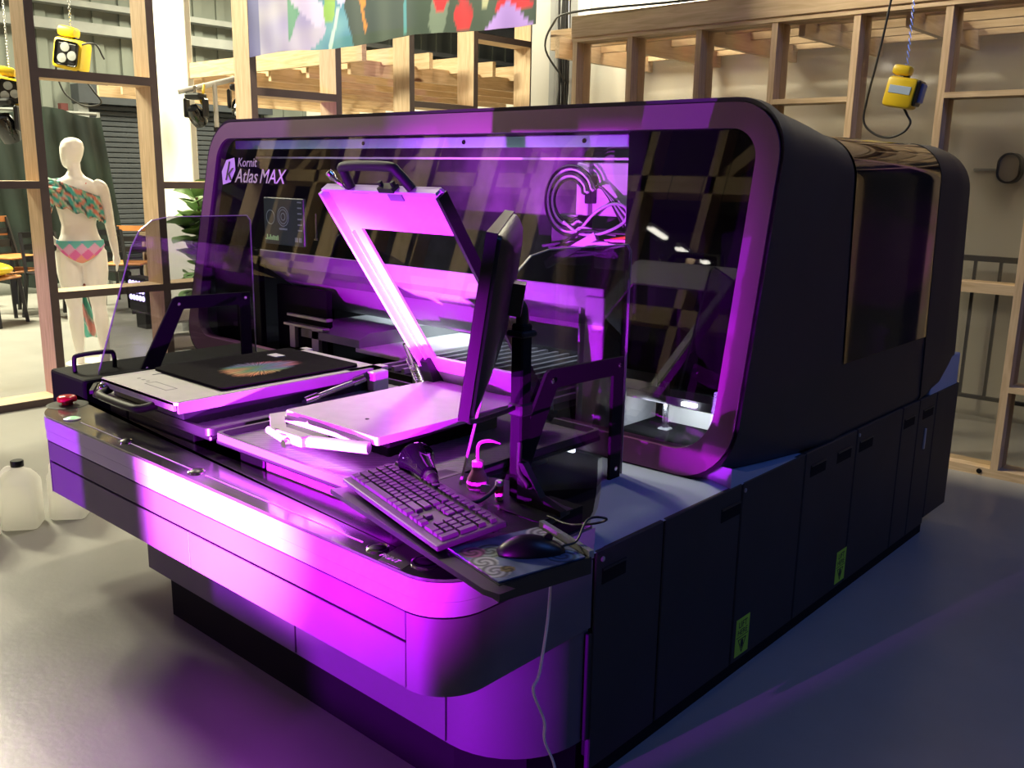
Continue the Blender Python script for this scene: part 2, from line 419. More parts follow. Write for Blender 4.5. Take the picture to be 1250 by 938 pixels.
# dark brown painted edges on the room side
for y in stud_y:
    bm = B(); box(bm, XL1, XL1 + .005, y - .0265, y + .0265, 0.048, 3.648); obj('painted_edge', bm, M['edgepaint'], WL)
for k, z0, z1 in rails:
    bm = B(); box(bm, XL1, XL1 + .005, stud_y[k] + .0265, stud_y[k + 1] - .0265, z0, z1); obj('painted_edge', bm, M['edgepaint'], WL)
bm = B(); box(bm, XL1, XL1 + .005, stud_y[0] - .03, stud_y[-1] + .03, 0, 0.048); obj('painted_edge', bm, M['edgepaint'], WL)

# back stud wall with clear film panes
WB = frame_wall('wall_back', 'pine stud wall behind the printer with clear film panes and a deep top beam')
YB0, YB1 = 5.27, 5.43
bx = [-4.205, -3.75, -3.234, -2.728, -2.241, -1.758, -1.265, -0.78, -0.30, 0.2, 0.7, 1.2, 1.7, 2.2, 2.7]
bm = B(); box(bm, -0.019, 0.019, YB0, YB1, 0.045, 2.452); bst_me = mesh_of(bm, 'stud'); bst_me.materials.append(M['wood'])
for x in bx:
    o = obj('stud', bst_me, None, WB); o.location = (x, 0, 0)
bm = B(); box(bm, -4.225, 2.75, YB0, YB1, 0, 0.045); obj('bottom_plate', bm, M['woodx'], WB)
bm = B(); box(bm, -4.225, 2.75, YB0 - .02, YB1, 2.452, 2.59, 0.003, 1); obj('top_beam', bm, M['woodx'], WB)
bm = B(); box(bm, -4.225, 2.75, YB0 - .008, YB1, 2.425, 2.452); obj('header_strip', bm, M['woodx'], WB)
brails = {3: [(1.968, 1.996)], 5: [(1.968, 1.996), (0.975, 1.026)], 6: [(1.968, 1.996), (0.47, 0.50)], 7: [(1.968, 1.996)], 1: [(0.975, 1.026)], 8: [(0.975, 1.026)]}
for k in range(len(bx) - 1):
    x0, x1 = bx[k] + .019, bx[k + 1] - .019
    cuts = [0.045]
    for z0, z1 in sorted(brails.get(k, [])):
        bm = B(); box(bm, x0, x1, YB0, YB1, z0, z1); obj('rail', bm, M['woodx'], WB); cuts += [z0, z1]
    cuts.append(2.425)
    for a, b in zip(cuts[0::2], cuts[1::2]):
        bm = B(); box(bm, x0, x1, 5.345, 5.347, a, b); obj('film_pane', bm, M['film'], WB)
bm = B(); lathe(bm, [(0.014, 0), (0.014, 0.004), (0.008, 0.006)], (-1.335, YB0, 0.024), 12, Matrix.Rotation(PI / 2, 3, 'X')); obj('plate_bolt', bm, M['blackmatte'], WB)

# booth behind: white wall, joists
bm = B(); box(bm, -1.05, 6, 6.60, 6.70, 0, 4.2); tag(obj('wall_right_drape', bm, mat('black_drape', (0.02, 0.02, 0.024), 0.95)), 'added black drape right of the booth darkening the canopy reflection, out of frame', kind='structure')  # unseen dark sheet added so the gloss canopy mirrors something dark
bm = B(); box(bm, -5.7, -1.05, 6.64, 6.74, 0, 4.2); tag(obj('wall_booth', bm, M['wallwhite']), 'white painted wall of the booth behind the back stud wall', kind='structure')
bm = B(); box(bm, -1.95, -1.05, 6.628, 6.645, 1.612, 1.628); tag(obj('trim_1', bm, M['galv']), 'thin grey conduit strip across the white booth wall', kind='structure')
JS = frame_wall('ceiling_booth', 'pine joist ceiling of the booth behind the back stud wall')
for y in (5.62, 5.95, 6.28, 6.58):
    bm = B(); box(bm, -4.7, 2.7, y - .02, y + .02, 2.44, 2.58); obj('joist', bm, M['woodx'], JS)
x = -4.5
while x < 2.6:
    bm = B(); box(bm, x - .02, x + .02, 5.44, 6.63, 2.36, 2.50); obj('cross_joist', bm, M['woody'], JS); x += 0.62
JL = frame_wall('ceiling_left_booth', 'pine joist ceiling of the next booth seen through the left stud wall')
bm = B(); box(bm, -9.42, -6.50, 5.28, 5.33, 2.45, 2.60); obj('front_beam', bm, M['woodx'], JL)
for k in range(9):
    y = 5.7 + 0.42 * k
    bm = B(); box(bm, -12.0, -6.55, y - .022, y + .022, 2.46 , 2.60); obj('joist', bm, M['woodx'], JL)
for k in range(9):
    x = -6.75 - 0.6 * k
    bm = B(); box(bm, x - .022, x + .022, 5.34, 9.3, 2.36, 2.49); obj('cross_joist', bm, M['woody'], JL)
bm = B(); box(bm, -13.0, -6.6, 9.4, 9.5, 0, 2.5); tag(obj('wall_left_booth', bm, M['wallwhite']), 'pale grey back wall of the left booth under its joists', kind='structure')
# white pier, grey mast and cable duct between the two stud walls
bm = B(); box(bm, -5.235, -5.035, 6.0, 6.5, 0, 4.5, 0.004, 1); tag(obj('column_white', bm, M['wallwhite']), 'white pier between left and back stud walls', kind='structure')
bm = B(); box(bm, -5.03, -4.965, 5.98, 6.05, 0, 4.5, 0.004, 1); box(bm, -4.955, -4.945, 5.97, 6.05, 0, 4.5); tag(obj('column_mast', bm, M['galv']), 'grey steel mast beside the white pier', kind='structure')
bm = B(); box(bm, -4.825, -4.75, 5.98, 6.06, 0, 4.5, 0.004, 1); tag(obj('column_post', bm, M['galv']), 'grey steel post right of the black cable bundle', kind='structure')
# hall column seen through the left wall
bm = B(); box(bm, -9.94, -9.31, 5.25, 5.33, 0, 6.6, 0.01, 1); tag(obj('column_hall', bm, M['whitepaint']), 'broad cream white column in the hall behind the left stud wall', kind='structure')

# far hall wall with girders and roller shutter
WH = frame_wall('wall_far', 'grey clad hall wall far behind the left stud wall')
bm = B(); box(bm, -14.3, -14.1, -8, 16, 0, 6.6); obj('cladding', bm, M['wallgrey'], WH)
bm = B()
for k in range(60): box(bm, -14.1, -14.06, -7.5 + k * 0.4, -7.36 + k * 0.4, 0, 6.6)
tag(obj('cladding_rib', bm, M['wallgrey'], WH), kind='stuff')
for z0, z1, m in ((3.38, 3.52, 'galv'), (3.72, 3.80, 'galv'), (4.3, 4.45, 'galv')):
    bm = B(); box(bm, -14.08, -13.85, -8, 16, z0, z1); obj('girder', bm, M[m], WH)
bm = B(); tube(bm, [(-13.95, 5.93, 0.4), (-13.95, 5.93, 2.35)], 0.03); box(bm, -14.0, -13.9, 5.88, 5.98, 2.25, 2.40); obj('red_riser', bm, mat('red_pipe', (0.12, 0.03, 0.03), 0.5), WH)
D1 = frame_wall('door_1', 'grey blue roller shutter door in the far hall wall')
for k in range(32):
    bm = B(); box(bm, -14.04, -13.99, 6.28, 9.2, 0.02 + k * 0.075, 0.083 + k * 0.075, 0.008, 1); obj('slat', bm, M['shutter'], D1)
bm = B(); box(bm, -14.05, -13.8, 6.1, 9.3, 2.42, 2.68); obj('shutter_box', bm, M['shutter'], D1)
bm = B(); box(bm, -14.05, -13.9, 6.12, 6.27, 0, 2.42); obj('guide_rail', bm, M['galv'], D1)

# pine framing behind the photographer (mirrored in the hood glass)
WF = frame_wall('wall_front', 'pine stud wall on the photographer\'s side, seen only mirrored in the hood glass')
for k in range(22):
    x = -14.0 + 0.82 * k
    bm = B(); box(bm, x - .05, x + .05, -3.32, -3.10, 0, 5.4); obj('stud', bm, M['wood'], WF)
for z in (0.0, 2.2, 3.6, 5.3):
    bm = B(); box(bm, -14.1, 3.4, -3.32, -3.10, z, z + 0.18); obj('rail', bm, M['woodx'], WF)
for k in range(5):
    bm = B(); bar(bm, (-12.2 + 2.4 * k, -3.2, 3.7), (-10.6 + 2.4 * k, -3.2, 5.3), 0.1, 0.14); obj('brace', bm, M['wood'], WF)
bm = B(); box(bm, -15, 5, -3.9, -3.8, 0, 6.6); tag(obj('wall_behind_front', bm, mat('dark_drape', (0.03, 0.03, 0.035), 0.9)), 'dark drape wall behind the front stud wall, out of frame', kind='structure')

# ================================================================== THE PRINTER
PR = thing('garment_printer', 'huge charcoal garment printer with a purple-lit hood window, filling the middle', 'printer', (-2.6, 2.9, 0))
XR = -1.25; XL = -4.27
LEAN = 0.1922; YF0 = 2.1894
def on_frame(p, off=0.0): return (p[0], YF0 + LEAN * p[1] + off, p[1])

# --- hood
outer = rrect(XL, XR, 0.675, 1.762, (0.15, 0.17, 0.165, 0.165), 10)
inner = rrect(XL + .075, XR - .072, 0.749, 1.688, (0.12, 0.13, 0.095, 0.095), 10)
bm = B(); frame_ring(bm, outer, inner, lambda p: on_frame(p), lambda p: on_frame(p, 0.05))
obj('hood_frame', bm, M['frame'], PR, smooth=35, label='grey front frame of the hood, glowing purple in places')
shell_out = rrect(XL - .012, XR + .012, 0.664, 1.776, (0.16, 0.18, 0.175, 0.175), 10)
def ring_at(y0, lean, x0, x1, z0, z1, r): return [(p[0], y0 + lean * p[1], p[1]) for p in rrect(x0, x1, z0, z1, r, 10)]
gap_ring = [on_frame(p, 0.012) for p in outer]
bm = B()
rings = [[on_frame(p, 0.012) for p in rrect(XL + .004, XR - .004, .679, 1.758, (.15, .17, .165, .165), 10)],
         [on_frame(p, 0.004) for p in shell_out],
         [on_frame(p, 0.05) for p in shell_out],
         ring_at(2.34, 0.165, XL - .008, XR + .008, 0.652, 1.757, (.15, .16, .165, .165)),
         ring_at(2.75, 0.05, XL - .002, XR + .002, 0.640, 1.722, (.10, .10, .15, .15)),
         ring_at(3.00, -0.02, XL, XR, 0.636, 1.694, (.06, .06, .14, .14)),
         ring_at(3.14, -0.07, XL, XR, 0.635, 1.690, (.05, .05, .14, .14))]
loft(bm, rings, cap=False); obj('front_shell', bm, M['shell'], PR, smooth=40)
bm = B()
loft(bm, [ring_at(3.06, -0.07, XL + .006, XR - .006, 0.636, 1.682, (.05, .05, .14, .14)), ring_at(4.02, -0.055, XL + .006, XR - .006, 0.636, 1.684, (.05, .05, .14, .14))], cap=False)
obj('middle_shell', bm, M['shell'], PR, smooth=40)
# gloss canopy wraps over the top, from z 0.95 on both sides
def open_arc(y0, lean, off):
    P = [p for p in rrect(XL - off, XR + off, 0.5, 1.688 + off, 0.14, 12)]
    P = [p for p in P if p[1] > 0.95]
    P.sort(key=lambda p: math.atan2(p[1] - 0.95, p[0] - (XL + XR) / 2))
    P = [(XR + off, 0.93)] + [(XR + off, 1.1), (XR + off, 1.3)] + P + [(XL - off, 1.3), (XL - off, 0.93)]
    P2 = []
    for p in P:
        if not P2 or (abs(p[0] - P2[-1][0]) + abs(p[1] - P2[-1][1])) > 1e-4: P2.append(p)
    return [(p[0], y0 + lean * p[1], p[1]) for p in P2]
bm = B(); ys = [3.152 + 0.08 * k for k in range(11)]
loft(bm, [open_arc(y if y < 3.94 else 3.945, -0.065, 0.0) for y in ys[:10]] + [open_arc(3.948, -0.057, 0.0)], cap=False, closed=False)
obj('gloss_canopy', bm, M['gloss'], PR, smooth=40, label='gloss black wrap-over canopy mirroring the room')
bm = B()
loft(bm, [ring_at(3.955, -0.055, XL, XR, 0.636, 1.690, (.05, .05, .14, .14)), ring_at(4.20, -0.075, XL, XR, 0.640, 1.688, (.09, .09, .15, .15)),
          ring_at(4.40, -0.10, XL + .004, XR - .004, 0.665, 1.680, (.16, .16, .17, .17)), ring_at(4.465, -0.12, XL + .02, XR - .02, 0.69, 1.662, (.17, .17, .18, .18)),
          ring_at(4.485, -0.125, XL + .06, XR - .06, 0.73, 1.62, (.15, .15, .16, .16))])
obj('rear_shell', bm, M['shell'], PR, smooth=40)
# pale wedge under the rear corner and under the front lip
bm = B(); box(bm, XL + .01, XR - .004, 4.05, 4.40, 0.655, 0.80, 0.004, 1); obj('rear_wedge', bm, M['deck'], PR, label='pale grey rear corner under the hood')

# --- hood window: tinted pane left of the seam, darker pane right of it
def pane(poly, off): return [on_frame(p, off) for p in poly]
pin = rrect(XL + .070, XR - .067, 0.744, 1.693, (0.12, 0.13, 0.095, 0.095), 10)
SE = -1.755
left = [p for p in pin if p[0] < SE]
li = [p for p in left if p[1] > 1.2]; 
mouth_x0, mouth_x1, mouth_z = -3.80, -1.80, 1.13
lp = [(SE, 1.693)] + [p for p in pin if p[0] < -3 and p[1] > 1.2] + [(XL + .07, 1.07), (SE, 1.07)]
bm = B(); a = [bm.verts.new(on_frame(p, 0.014)) for p in lp]; b = [bm.verts.new(on_frame(p, 0.018)) for p in lp]
bm.faces.new(a); 
obj('window_pane', bm, M['glass'], PR, label='clear reflective pane of the hood window')
for v in (): pass
rp = [(SE, 0.744)] + [p for p in pin if p[0] > SE + .001 and p[1] < 1.2] + [p for p in pin if p[0] > SE + .001 and p[1] > 1.2] + [(SE, 1.693)]
bm = B(); bm.faces.new([bm.verts.new(on_frame(p, 0.014)) for p in rp])
obj('window_pane', bm, M['glass'], PR, label='full height pane at the right end of the hood window')

# --- emblem and lettering on the pane
o = on_frame((-4.14, 1.466), 0.006)
EX = axes(o, (1, 0, 0), (0, LEAN, 1))
hexa = [(0.0, 0.066), (0.028, 0.122), (0.096, 0.134), (0.118, 0.075), (0.090, 0.018), (0.024, 0.004)]
bm = B(); a = [bm.verts.new(EX @ Vector((x, y, 0.0005))) for x, y in hexa]; bm.faces.new(a); obj('emblem', bm, M['violet_print'], PR, label='lilac hexagon emblem with a dark k')
bm = text_bm('k', 0.13, EX @ Matrix.Translation((0.034, 0.026, 0.0012)), shear=0.12); obj('emblem_letter', bm, M['ink'], PR)
bm = text_bm('Kornit', 0.060, EX @ Matrix.Translation((0.132, 0.092, 0.0008))); obj('lettering', bm, M['violet_print'], PR)
bm = text_bm('Atlas', 0.092, EX @ Matrix.Translation((0.126, 0.018, 0.0008)), shear=0.12); obj('lettering', bm, M['print_white'], PR)
bm = text_bm('MAX', 0.092, EX @ Matrix.Translation((0.328, 0.018, 0.0008)), shear=0.12); obj('lettering', bm, M['print_white'], PR)

# --- inside the hood
bm = B(); box(bm, XL + .1, XR - .1, 3.16, 3.2, 0.55, 1.66); obj('inner_back', bm, M['innerback'], PR)
bm = B(); box(bm, XL + .08, -1.84, 2.600, 2.64, 1.640, 1.680, 0.003, 1); obj('light_rail', bm, mat('pale_cyan_rail', (0.34, 0.46, 0.48), 0.45), PR)
for x in (-3.2, -2.6, -2.02):
    bm = B(); lathe(bm, [(0.008, 0), (0.008, .004)], (x, 2.6, 1.66), 10, Matrix.Rotation(PI / 2, 3, 'X')); obj('rail_bolt', bm, M['blackmatte'], PR)
bm = B(); box(bm, XL + .1, -1.84, 2.70, 2.72, 1.598, 1.606); obj('edge_trim', bm, M['alu'], PR)
# mouth: flange, sloping panel, end flange
def mouth_path(zt, x1):
    return [(-3.76, zt)]
bm = B(); box(bm, -3.77, -1.80, 2.44, 2.452, 1.118, 1.186, 0.003, 1); obj('mouth_flange', bm, M['flange'], PR, label='pale flange over the loading mouth')
bm = B(); vs = [bm.verts.new(p) for p in ((-3.77, 2.45, 1.118), (-1.86, 2.45, 1.118), (-1.86, 2.80, 0.88), (-3.77, 2.80, 0.88))]; bm.faces.new(vs)
vs = [bm.verts.new(p) for p in ((-3.77, 2.46, 1.13), (-1.86, 2.46, 1.13), (-1.86, 2.81, 0.885), (-3.77, 2.81, 0.885))]; bm.faces.new(vs[::-1])
obj('mouth_panel', bm, M['flange'], PR, label='smooth panel sloping into the loading mouth')
endp = [(2.44, 1.186), (2.452, 1.186), (2.452, 1.10), (2.452, 0.64), (2.30, 0.60), (2.30, 0.62), (2.42, 0.68), (2.44, 0.76)]
bm = B(); box(bm, -1.865, -1.79, 2.43, 2.445, 0.66, 1.16, 0.004, 1); obj('mouth_flange', bm, M['flange'], PR, label='upright end flange of the loading mouth')
bm = B(); prism(bm, [(2.445, 0.60), (2.445, 1.15), (2.80, 0.90), (3.15, 0.90), (3.15, 0.5), (2.5, 0.5)], 'x', -1.90, -1.892); obj('mouth_cheek', bm, M['flange'], PR)
bm = B(); box(bm, -3.80, -3.765, 2.43, 2.46, 0.70, 1.186, 0.004, 1); obj('mouth_flange', bm, M['inner'], PR, label='dark upright end of the loading mouth')
bm = B(); box(bm, XL + .1, -3.80, 2.44, 2.46, 0.70, 1.19); box(bm, -3.76, -3.38, 2.52, 2.55, 0.70, 1.02); obj('inner_cover', bm, M['inner'], PR)
bm = B(); box(bm, -1.835, XR - .08, 2.60, 2.615, 0.90, 1.70); obj('inner_cover', bm, M['inner'], PR)
# dark screen behind the glass with round gauges and a bar graph
bm = B(); box(bm, -3.845, -3.53, 2.52, 2.535, 1.205, 1.42, 0.004, 1); sc_ = obj('status_screen', bm, M['screen'], PR, label='small dark status screen with round gauges')
def sring(cx, cz, r, wd):
    bm = B(); O = [(cx + r * math.cos(2 * PI * k / 28), cz + r * math.sin(2 * PI * k / 28)) for k in range(28)]
    I = [(cx + (r - wd) * math.cos(2 * PI * k / 28), cz + (r - wd) * math.sin(2 * PI * k / 28)) for k in range(28)]
    frame_ring(bm, O, I, lambda p: (p[0], 2.5195, p[1]), lambda p: (p[0], 2.521, p[1])); return bm
for cx, cz, r in ((-3.69, 1.335, 0.045), (-3.69, 1.335, 0.034), (-3.69, 1.335, 0.018), (-3.79, 1.33, 0.034)):
    obj('gauge_ring', sring(cx, cz, r, 0.004), M['screenline'], sc_)
bm = B()
for k in range(9): box(bm, -3.835 + k * .012, -3.828 + k * .012, 2.518, 2.52, 1.225, 1.232 + 0.018 * abs(math.sin(k * 1.7)))
obj('bar_graph', bm, M['screengreen'], sc_)
for k in range(6):
    bm = B(); box(bm, -3.575, -3.545, 2.518, 2.52, 1.40 - k * .025, 1.406 - k * .025); obj('menu_mark', bm, M['screenline'], sc_)
for k in range(2):
    bm = B(); box(bm, -3.60 + k * .03, -3.58 + k * .03, 2.518, 2.52, 1.225, 1.245); obj('menu_mark', bm, M['screenline'], sc_)
bm = B(); box(bm, -3.72, -3.66, 2.518, 2.52, 1.275, 1.283); obj('menu_mark', bm, M['screenline'], sc_)
bm = B(); box(bm, -3.42, -3.415, 2.5, 2.505, 1.25, 1.36); box(bm, -3.43, -3.405, 2.5, 2.505, 1.245, 1.252); obj('wire_post', bm, M['steel'], PR)
# print carriage box with looping cables
bm = B(); box(bm, -2.265, -1.86, 2.90, 3.05, 1.395, 1.592, 0.004, 1); obj('carriage_box', bm, M['gantry'], PR, label='pale electrics box over the print carriage')
bm = B(); box(bm, -2.262, -2.205, 2.868, 2.90, 1.395, 1.592, 0.004, 1); obj('carriage_bracket', bm, M['gantry'], PR)
bm = B(); box(bm, -2.215, -2.185, 2.86, 2.90, 1.44, 1.545, 0.003, 1); obj('black_connector', bm, M['black'], PR)
bm = B(); box(bm, -2.39, -2.26, 2.88, 2.98, 1.20, 1.395, 0.004, 1); obj('carriage_block', bm, M['gantry'], PR)
bm = B(); box(bm, -2.16, -1.86, 2.86, 2.96, 1.20, 1.300, 0.004, 1); obj('carriage_block', bm, M['gantry'], PR)
for k in range(5):
    r0 = 0.075 + 0.012 * k; cx, cz = -2.27 + .006 * k, 1.45
    pts = [(cx + r0 * math.cos(t), 2.84 - .006 * k, cz + r0 * 1.05 * math.sin(t)) for t in [0.35 + 0.33 * j for j in range(16)]]
    pts = [(-2.02 + .02 * k, 2.85, 1.36)] + [(-2.12, 2.845, 1.50)] + pts + [(-2.2 + .03 * k, 2.85, 1.335)]
    bm = B(); tube(bm, smoothpath(pts, 3), 0.0055, 6); obj('looped_cable', bm, M['greycable'] if k % 2 else M['cable'], PR, smooth=60)
bm = B(); tube(bm, smoothpath([(-2.21, 2.83, 1.34), (-2.13, 2.82, 1.41), (-2.05, 2.82, 1.445), (-1.99, 2.82, 1.43), (-2.0, 2.82, 1.38), (-2.1, 2.82, 1.335), (-2.2, 2.82, 1.33), (-2.28, 2.82, 1.37)], 6), 0.006, 6); obj('looped_cable', bm, M['greycable'], PR, smooth=60)
rnd = random.Random(3)
for k in range(14):
    x0 = -2.40 + rnd.random() * .12; z0 = 1.22 + rnd.random() * .06
    x1 = -2.15 + rnd.random() * .25; z1 = 1.29 + rnd.random() * .05
    bm = B(); tube(bm, smoothpath([(x0, 2.84, z0), ((x0 + x1) / 2, 2.80 + rnd.random() * .04, (z0 + z1) / 2 + rnd.uniform(-.02, .04)), (x1, 2.85, z1)], 6), 0.006, 6)
    obj('harness_cable', bm, [M['cable'], M['greycable'], M['pink'], M['orange']][[0, 1, 0, 1, 2, 0, 1, 1, 0, 3, 1, 0, 1, 0][k]], PR, smooth=60)
bm = B(); bar(bm, (-2.36, 2.82, 1.20), (-2.12, 2.82, 1.325), 0.02, 0.03); obj('drag_chain', bm, M['greycable'], PR)
# lit workings low inside: bed plate, box, brackets, grille
bm = B(); box(bm, -3.16, -2.87, 2.50, 3.12, 0.78, 0.80, 0.004, 1); obj('print_bed', bm, M['whitepaint'], PR, label='white lit bed plate inside the mouth')
bm = B(); prism(bm, [(2.50, .80), (2.50, .835), (2.56, .86), (3.1, .86), (3.1, .80)], 'x', -3.55, -3.13); obj('bed_box', bm, M['galv'], PR)
bm = B(); box(bm, -3.66, -3.36, 2.50, 2.54, .885, .897, .002, 1); box(bm, -3.66, -3.36, 2.48, 2.52, .845, .857, .002, 1); box(bm, -3.64, -3.60, 2.50, 2.53, .74, .845); box(bm, -3.47, -3.42, 2.50, 2.53, .74, .845); obj('feed_bracket', bm, M['alu'], PR)
bm = B(); box(bm, -2.865, -1.91, 2.36, 3.12, .74, .775); obj('grille_tray', bm, M['inner'], PR)
for k in range(15):
    bm = B(); box(bm, -2.83 + .06 * k, -2.812 + .06 * k, 2.37, 3.10, .775, .795); obj('grille_bar', bm, M['gantry'], PR)
bm = B(); box(bm, -1.795, -1.77, 2.27, 2.285, .675, .695, .002, 1); obj("pit_lamp", bm, M['coollamp'], PR, label='tiny bright pit lamp')
bm = B(); box(bm, -2.6, -1.92, 2.33, 2.35, .66, .83); obj('grille_sill', bm, M['band'], PR)
# maintenance bay at the right, lit white
bm = B(); box(bm, -1.835, -1.40, 2.90, 2.915, 0.50, 0.715); obj('bay_back', bm, M['whitepaint'], PR, label='white lit back sheet of the maintenance bay')
bm = B(); box(bm, -1.90, -1.40, 2.74, 2.90, 0.770, 0.778); box(bm, -1.90, -1.40, 2.735, 2.742, 0.765, 0.795); obj('bay_tray', bm, M['gantry'], PR)
bm = B(); tube(bm, [(-1.765, 2.80, 0.5), (-1.765, 2.80, 0.83)], 0.012, 10); obj('bay_column', bm, M['steel'], PR, smooth=60)
bm = B(); box(bm, -1.785, -1.745, 2.78, 2.82, 0.5, 0.66, .003, 1); obj('bay_clamp', bm, M['galv'], PR)
bm = B(); box(bm, -1.655, -1.60, 2.72, 2.735, 0.775, 0.787); obj('bay_lamp', bm, M['coollamp'], PR)
bm = B(); box(bm, -1.62, -1.57, 2.88, 2.90, 0.84, 0.95); obj('bay_bracket', bm, M['galv'], PR)
bm = B(); box(bm, -1.90, -1.36, 2.93, 2.95, 0.45, 1.0); obj('inner_cover', bm, M['inner'], PR)

# --- cabinet base under the hood: carcass, doors with recessed handles, stickers
XC = XR
CT = 0.660
bm = B(); box(bm, -3.0, XC - .012, 1.72, 2.3, 0.09, CT - .006); box(bm, -4.2, XC - .012, 2.3, 4.425, 0.09, CT - .006); obj('base_carcass', bm, M['blackmatte'], PR)
bm = B(); box(bm, -3.0, XC - .022, 1.74, 2.4, 0.0, 0.10); box(bm, -4.1, XC - .022, 2.4, 4.19, 0.0, 0.10); obj('plinth', bm, M['blackmatte'], PR)
seams = [1.705, 2.009, 2.425, 2.850, 3.281, 3.735, 4.108, 4.425]
zb = [0.03, 0.03, 0.03, 0.03, 0.03, 0.055, 0.075]
seams = [1.705, 2.009, 2.43, 2.855, 3.281, 3.735, 3.925, 4.135, 4.425]
handles = [(1.735, 1.835), None, (2.31, 2.42), (2.90, 3.02), (3.115, 3.235), (3.31, 3.435), (3.76, 3.878), (3.975, 4.10)]
for k in range(8):
    y0, y1 = seams[k] + .004, seams[k + 1] - .004
    bm = B(); zb_ = 0.062 if k < 7 else 0.085
    box(bm, XC - .016, XC, y0, y1, zb_, CT, 0.003, 1)
    d = obj('cabinet_door', bm, M['cab'], PR)
for hy0, hy1 in [h for h in handles if h]:
    bm = B(); box(bm, XC - .01, XC + .0012, hy0, hy1, 0.567, 0.607); obj('handle_recess', bm, M['blackmatte'], PR)
    bm = B(); box(bm, XC - .002, XC + .004, hy0, hy1, 0.603, 0.609, .001, 1); obj('handle_lip', bm, M['black'], PR)
for y in (1.735, 2.445, 3.30):
    bm = B(); lathe(bm, [(0.007, 0), (0.007, .003), (.004, .004)], (XC, y, 0.635), 10, Matrix.Rotation(PI / 2, 3, 'Y')); obj('door_lock', bm, M['galv'], PR)
bm = B(); box(bm, XC - .004, XC + .006, 4.02, 4.03, 0.43, 0.52, .001, 1); obj('door_pull', bm, M['alu'], PR)
for yy in (2.455, 3.200):
    bm = B(); box(bm, XC, XC + .0008, yy, yy + .085, 0.078, 0.205); st = obj('lift_sticker', bm, M['lime'], PR, label='lime green sticker reading LIFT HERE over a downward arrow')
    X2 = axes((XC + .001, yy + .0425, 0.165), (0, 1, 0), (0, 0, 1))
    obj('sticker_word', text_bm('LIFT', 0.030, X2 @ Matrix.Translation((0, .008, 0)), 0.0003, 'CENTER'), M['ink'], st)
    obj('sticker_word', text_bm('HERE', 0.027, X2 @ Matrix.Translation((0, -.017, 0)), 0.0003, 'CENTER'), M['ink'], st)
    bm = B(); box(bm, XC + .0008, XC + .0014, yy + .006, yy + .079, 0.1405, 0.1425)
    T = [(0.016, -0.032), (0.069, -0.032), (0.0425, -0.082)]; T2 = [(0.021, -0.035), (0.064, -0.035), (0.0425, -0.0745)]
    frame_ring(bm, T, T2, lambda p: (XC + .0014, yy + p[0], .165 + p[1]), lambda p: (XC + .0008, yy + p[0], .165 + p[1]))
    prism(bm, [(yy + .036, .128), (yy + .049, .128), (yy + .052, .112), (yy + .0425, .096), (yy + .033, .112)], 'x', XC + .0008, XC + .0014)
    obj('sticker_arrow', bm, M['ink'], st)
# --- pale deck: chamfered along the right side, swept curve towards the pit
sweep = [(-1.80, 2.44), (-1.72, 2.36), (-1.60, 2.20), (-1.50, 2.06), (-1.42, 1.94), (-1.37, 1.84), (-1.335, 1.74), (-1.325, 1.702)]
bm = B(); n = len(sweep)
top = [bm.verts.new((x, y, 0.668)) for x, y in sweep]
low = [bm.verts.new((x - .10, y - .02, 0.57)) for x, y in sweep]
bot = [bm.verts.new((x - .13, y - .03, 0.40)) for x, y in sweep]
rt = [bm.verts.new((-1.315 if y > 1.75 else -1.30, y, 0.672)) for x, y in sweep]
rt2 = [bm.verts.new((XR - .001, y, 0.658)) for x, y in sweep]
for k in range(n - 1):
    for A, Bb in ((bot, low), (low, top), (top, rt), (rt, rt2)): bm.faces.new((A[k], A[k + 1], Bb[k + 1], Bb[k]))
obj('deck', bm, M['deck'], PR, smooth=30, label='pale plastic deck beside the loading pit, bluish in the room light')
bm = B(); prism(bm, [(2.36, .655), (2.86, .655), (2.62, .672), (2.45, .69), (2.36, .72)], 'x', XR - .3, XR - .003); obj('deck_wedge', bm, M['deck'], PR)

# --- loading console in front
def console(off, z0, z1, front=1.2, bm=None, bev=0.0):
    P = []
    P += [(-3.385 + off * .7, 1.375), (-3.40 + off, 1.70)] if False else []
    x1 = XR - off; y0 = front + off
    # front right corner
    r = 0.115
    out = []
    for k in range(11):
        t = -PI / 2 + PI / 2 * k / 10; out.append((x1 - r + r * math.cos(t), y0 + r + r * math.sin(t)))
    out.append((x1, 1.70))
    return out
def left_end(off, front=1.2):
    y0 = front + off
    A = Vector((-3.40 + off, 1.40)); C_ = Vector((-3.225 + off, y0))
    pts = [A]
    for k in range(1, 9):           # soft left front corner
        t = k / 8; p = (1 - t) ** 2 * A + 2 * t * (1 - t) * (C_ + Vector((-0.05, 0.012))) + t * t * (C_ + Vector((0.06, 0)))
        pts.append(p)
    return [(p.x, p.y) for p in pts]
def console_poly(off=0.0, back=1.70): 
    return left_end(off) + console(off, 0, 0) + [(XR - off, back), (-3.40 + off, back)]
def console_ring(off=0.0, yb=1.378):
    return left_end(off) + [p for p in console(off, 0, 0)][:-1] + [(XR - off, yb)]
def console_u(off):
    """U-shaped plan: front bar plus the arm running back along the right side"""
    return left_end(off) + console(off, 0, 0)[:-1] + [(XR - off, 1.70), (-1.365, 1.70), (-1.365, 1.378), (-3.385 + off, 1.378)]
bm = B(); prism(bm, console_u(0.0), 'z', 0.683, 0.726); obj('console_band', bm, M['band'], PR, smooth=35, label='light grey upper band of the loading console')
bm = B(); prism(bm, console_u(0.0015), 'z', 0.648, 0.6815); obj('console_band', bm, M['band'], PR, smooth=35)
bm = B(); prism(bm, console_u(0.012), 'z', 0.47, 0.7262); obj('console_core', bm, M['blackmatte'], PR, smooth=35)
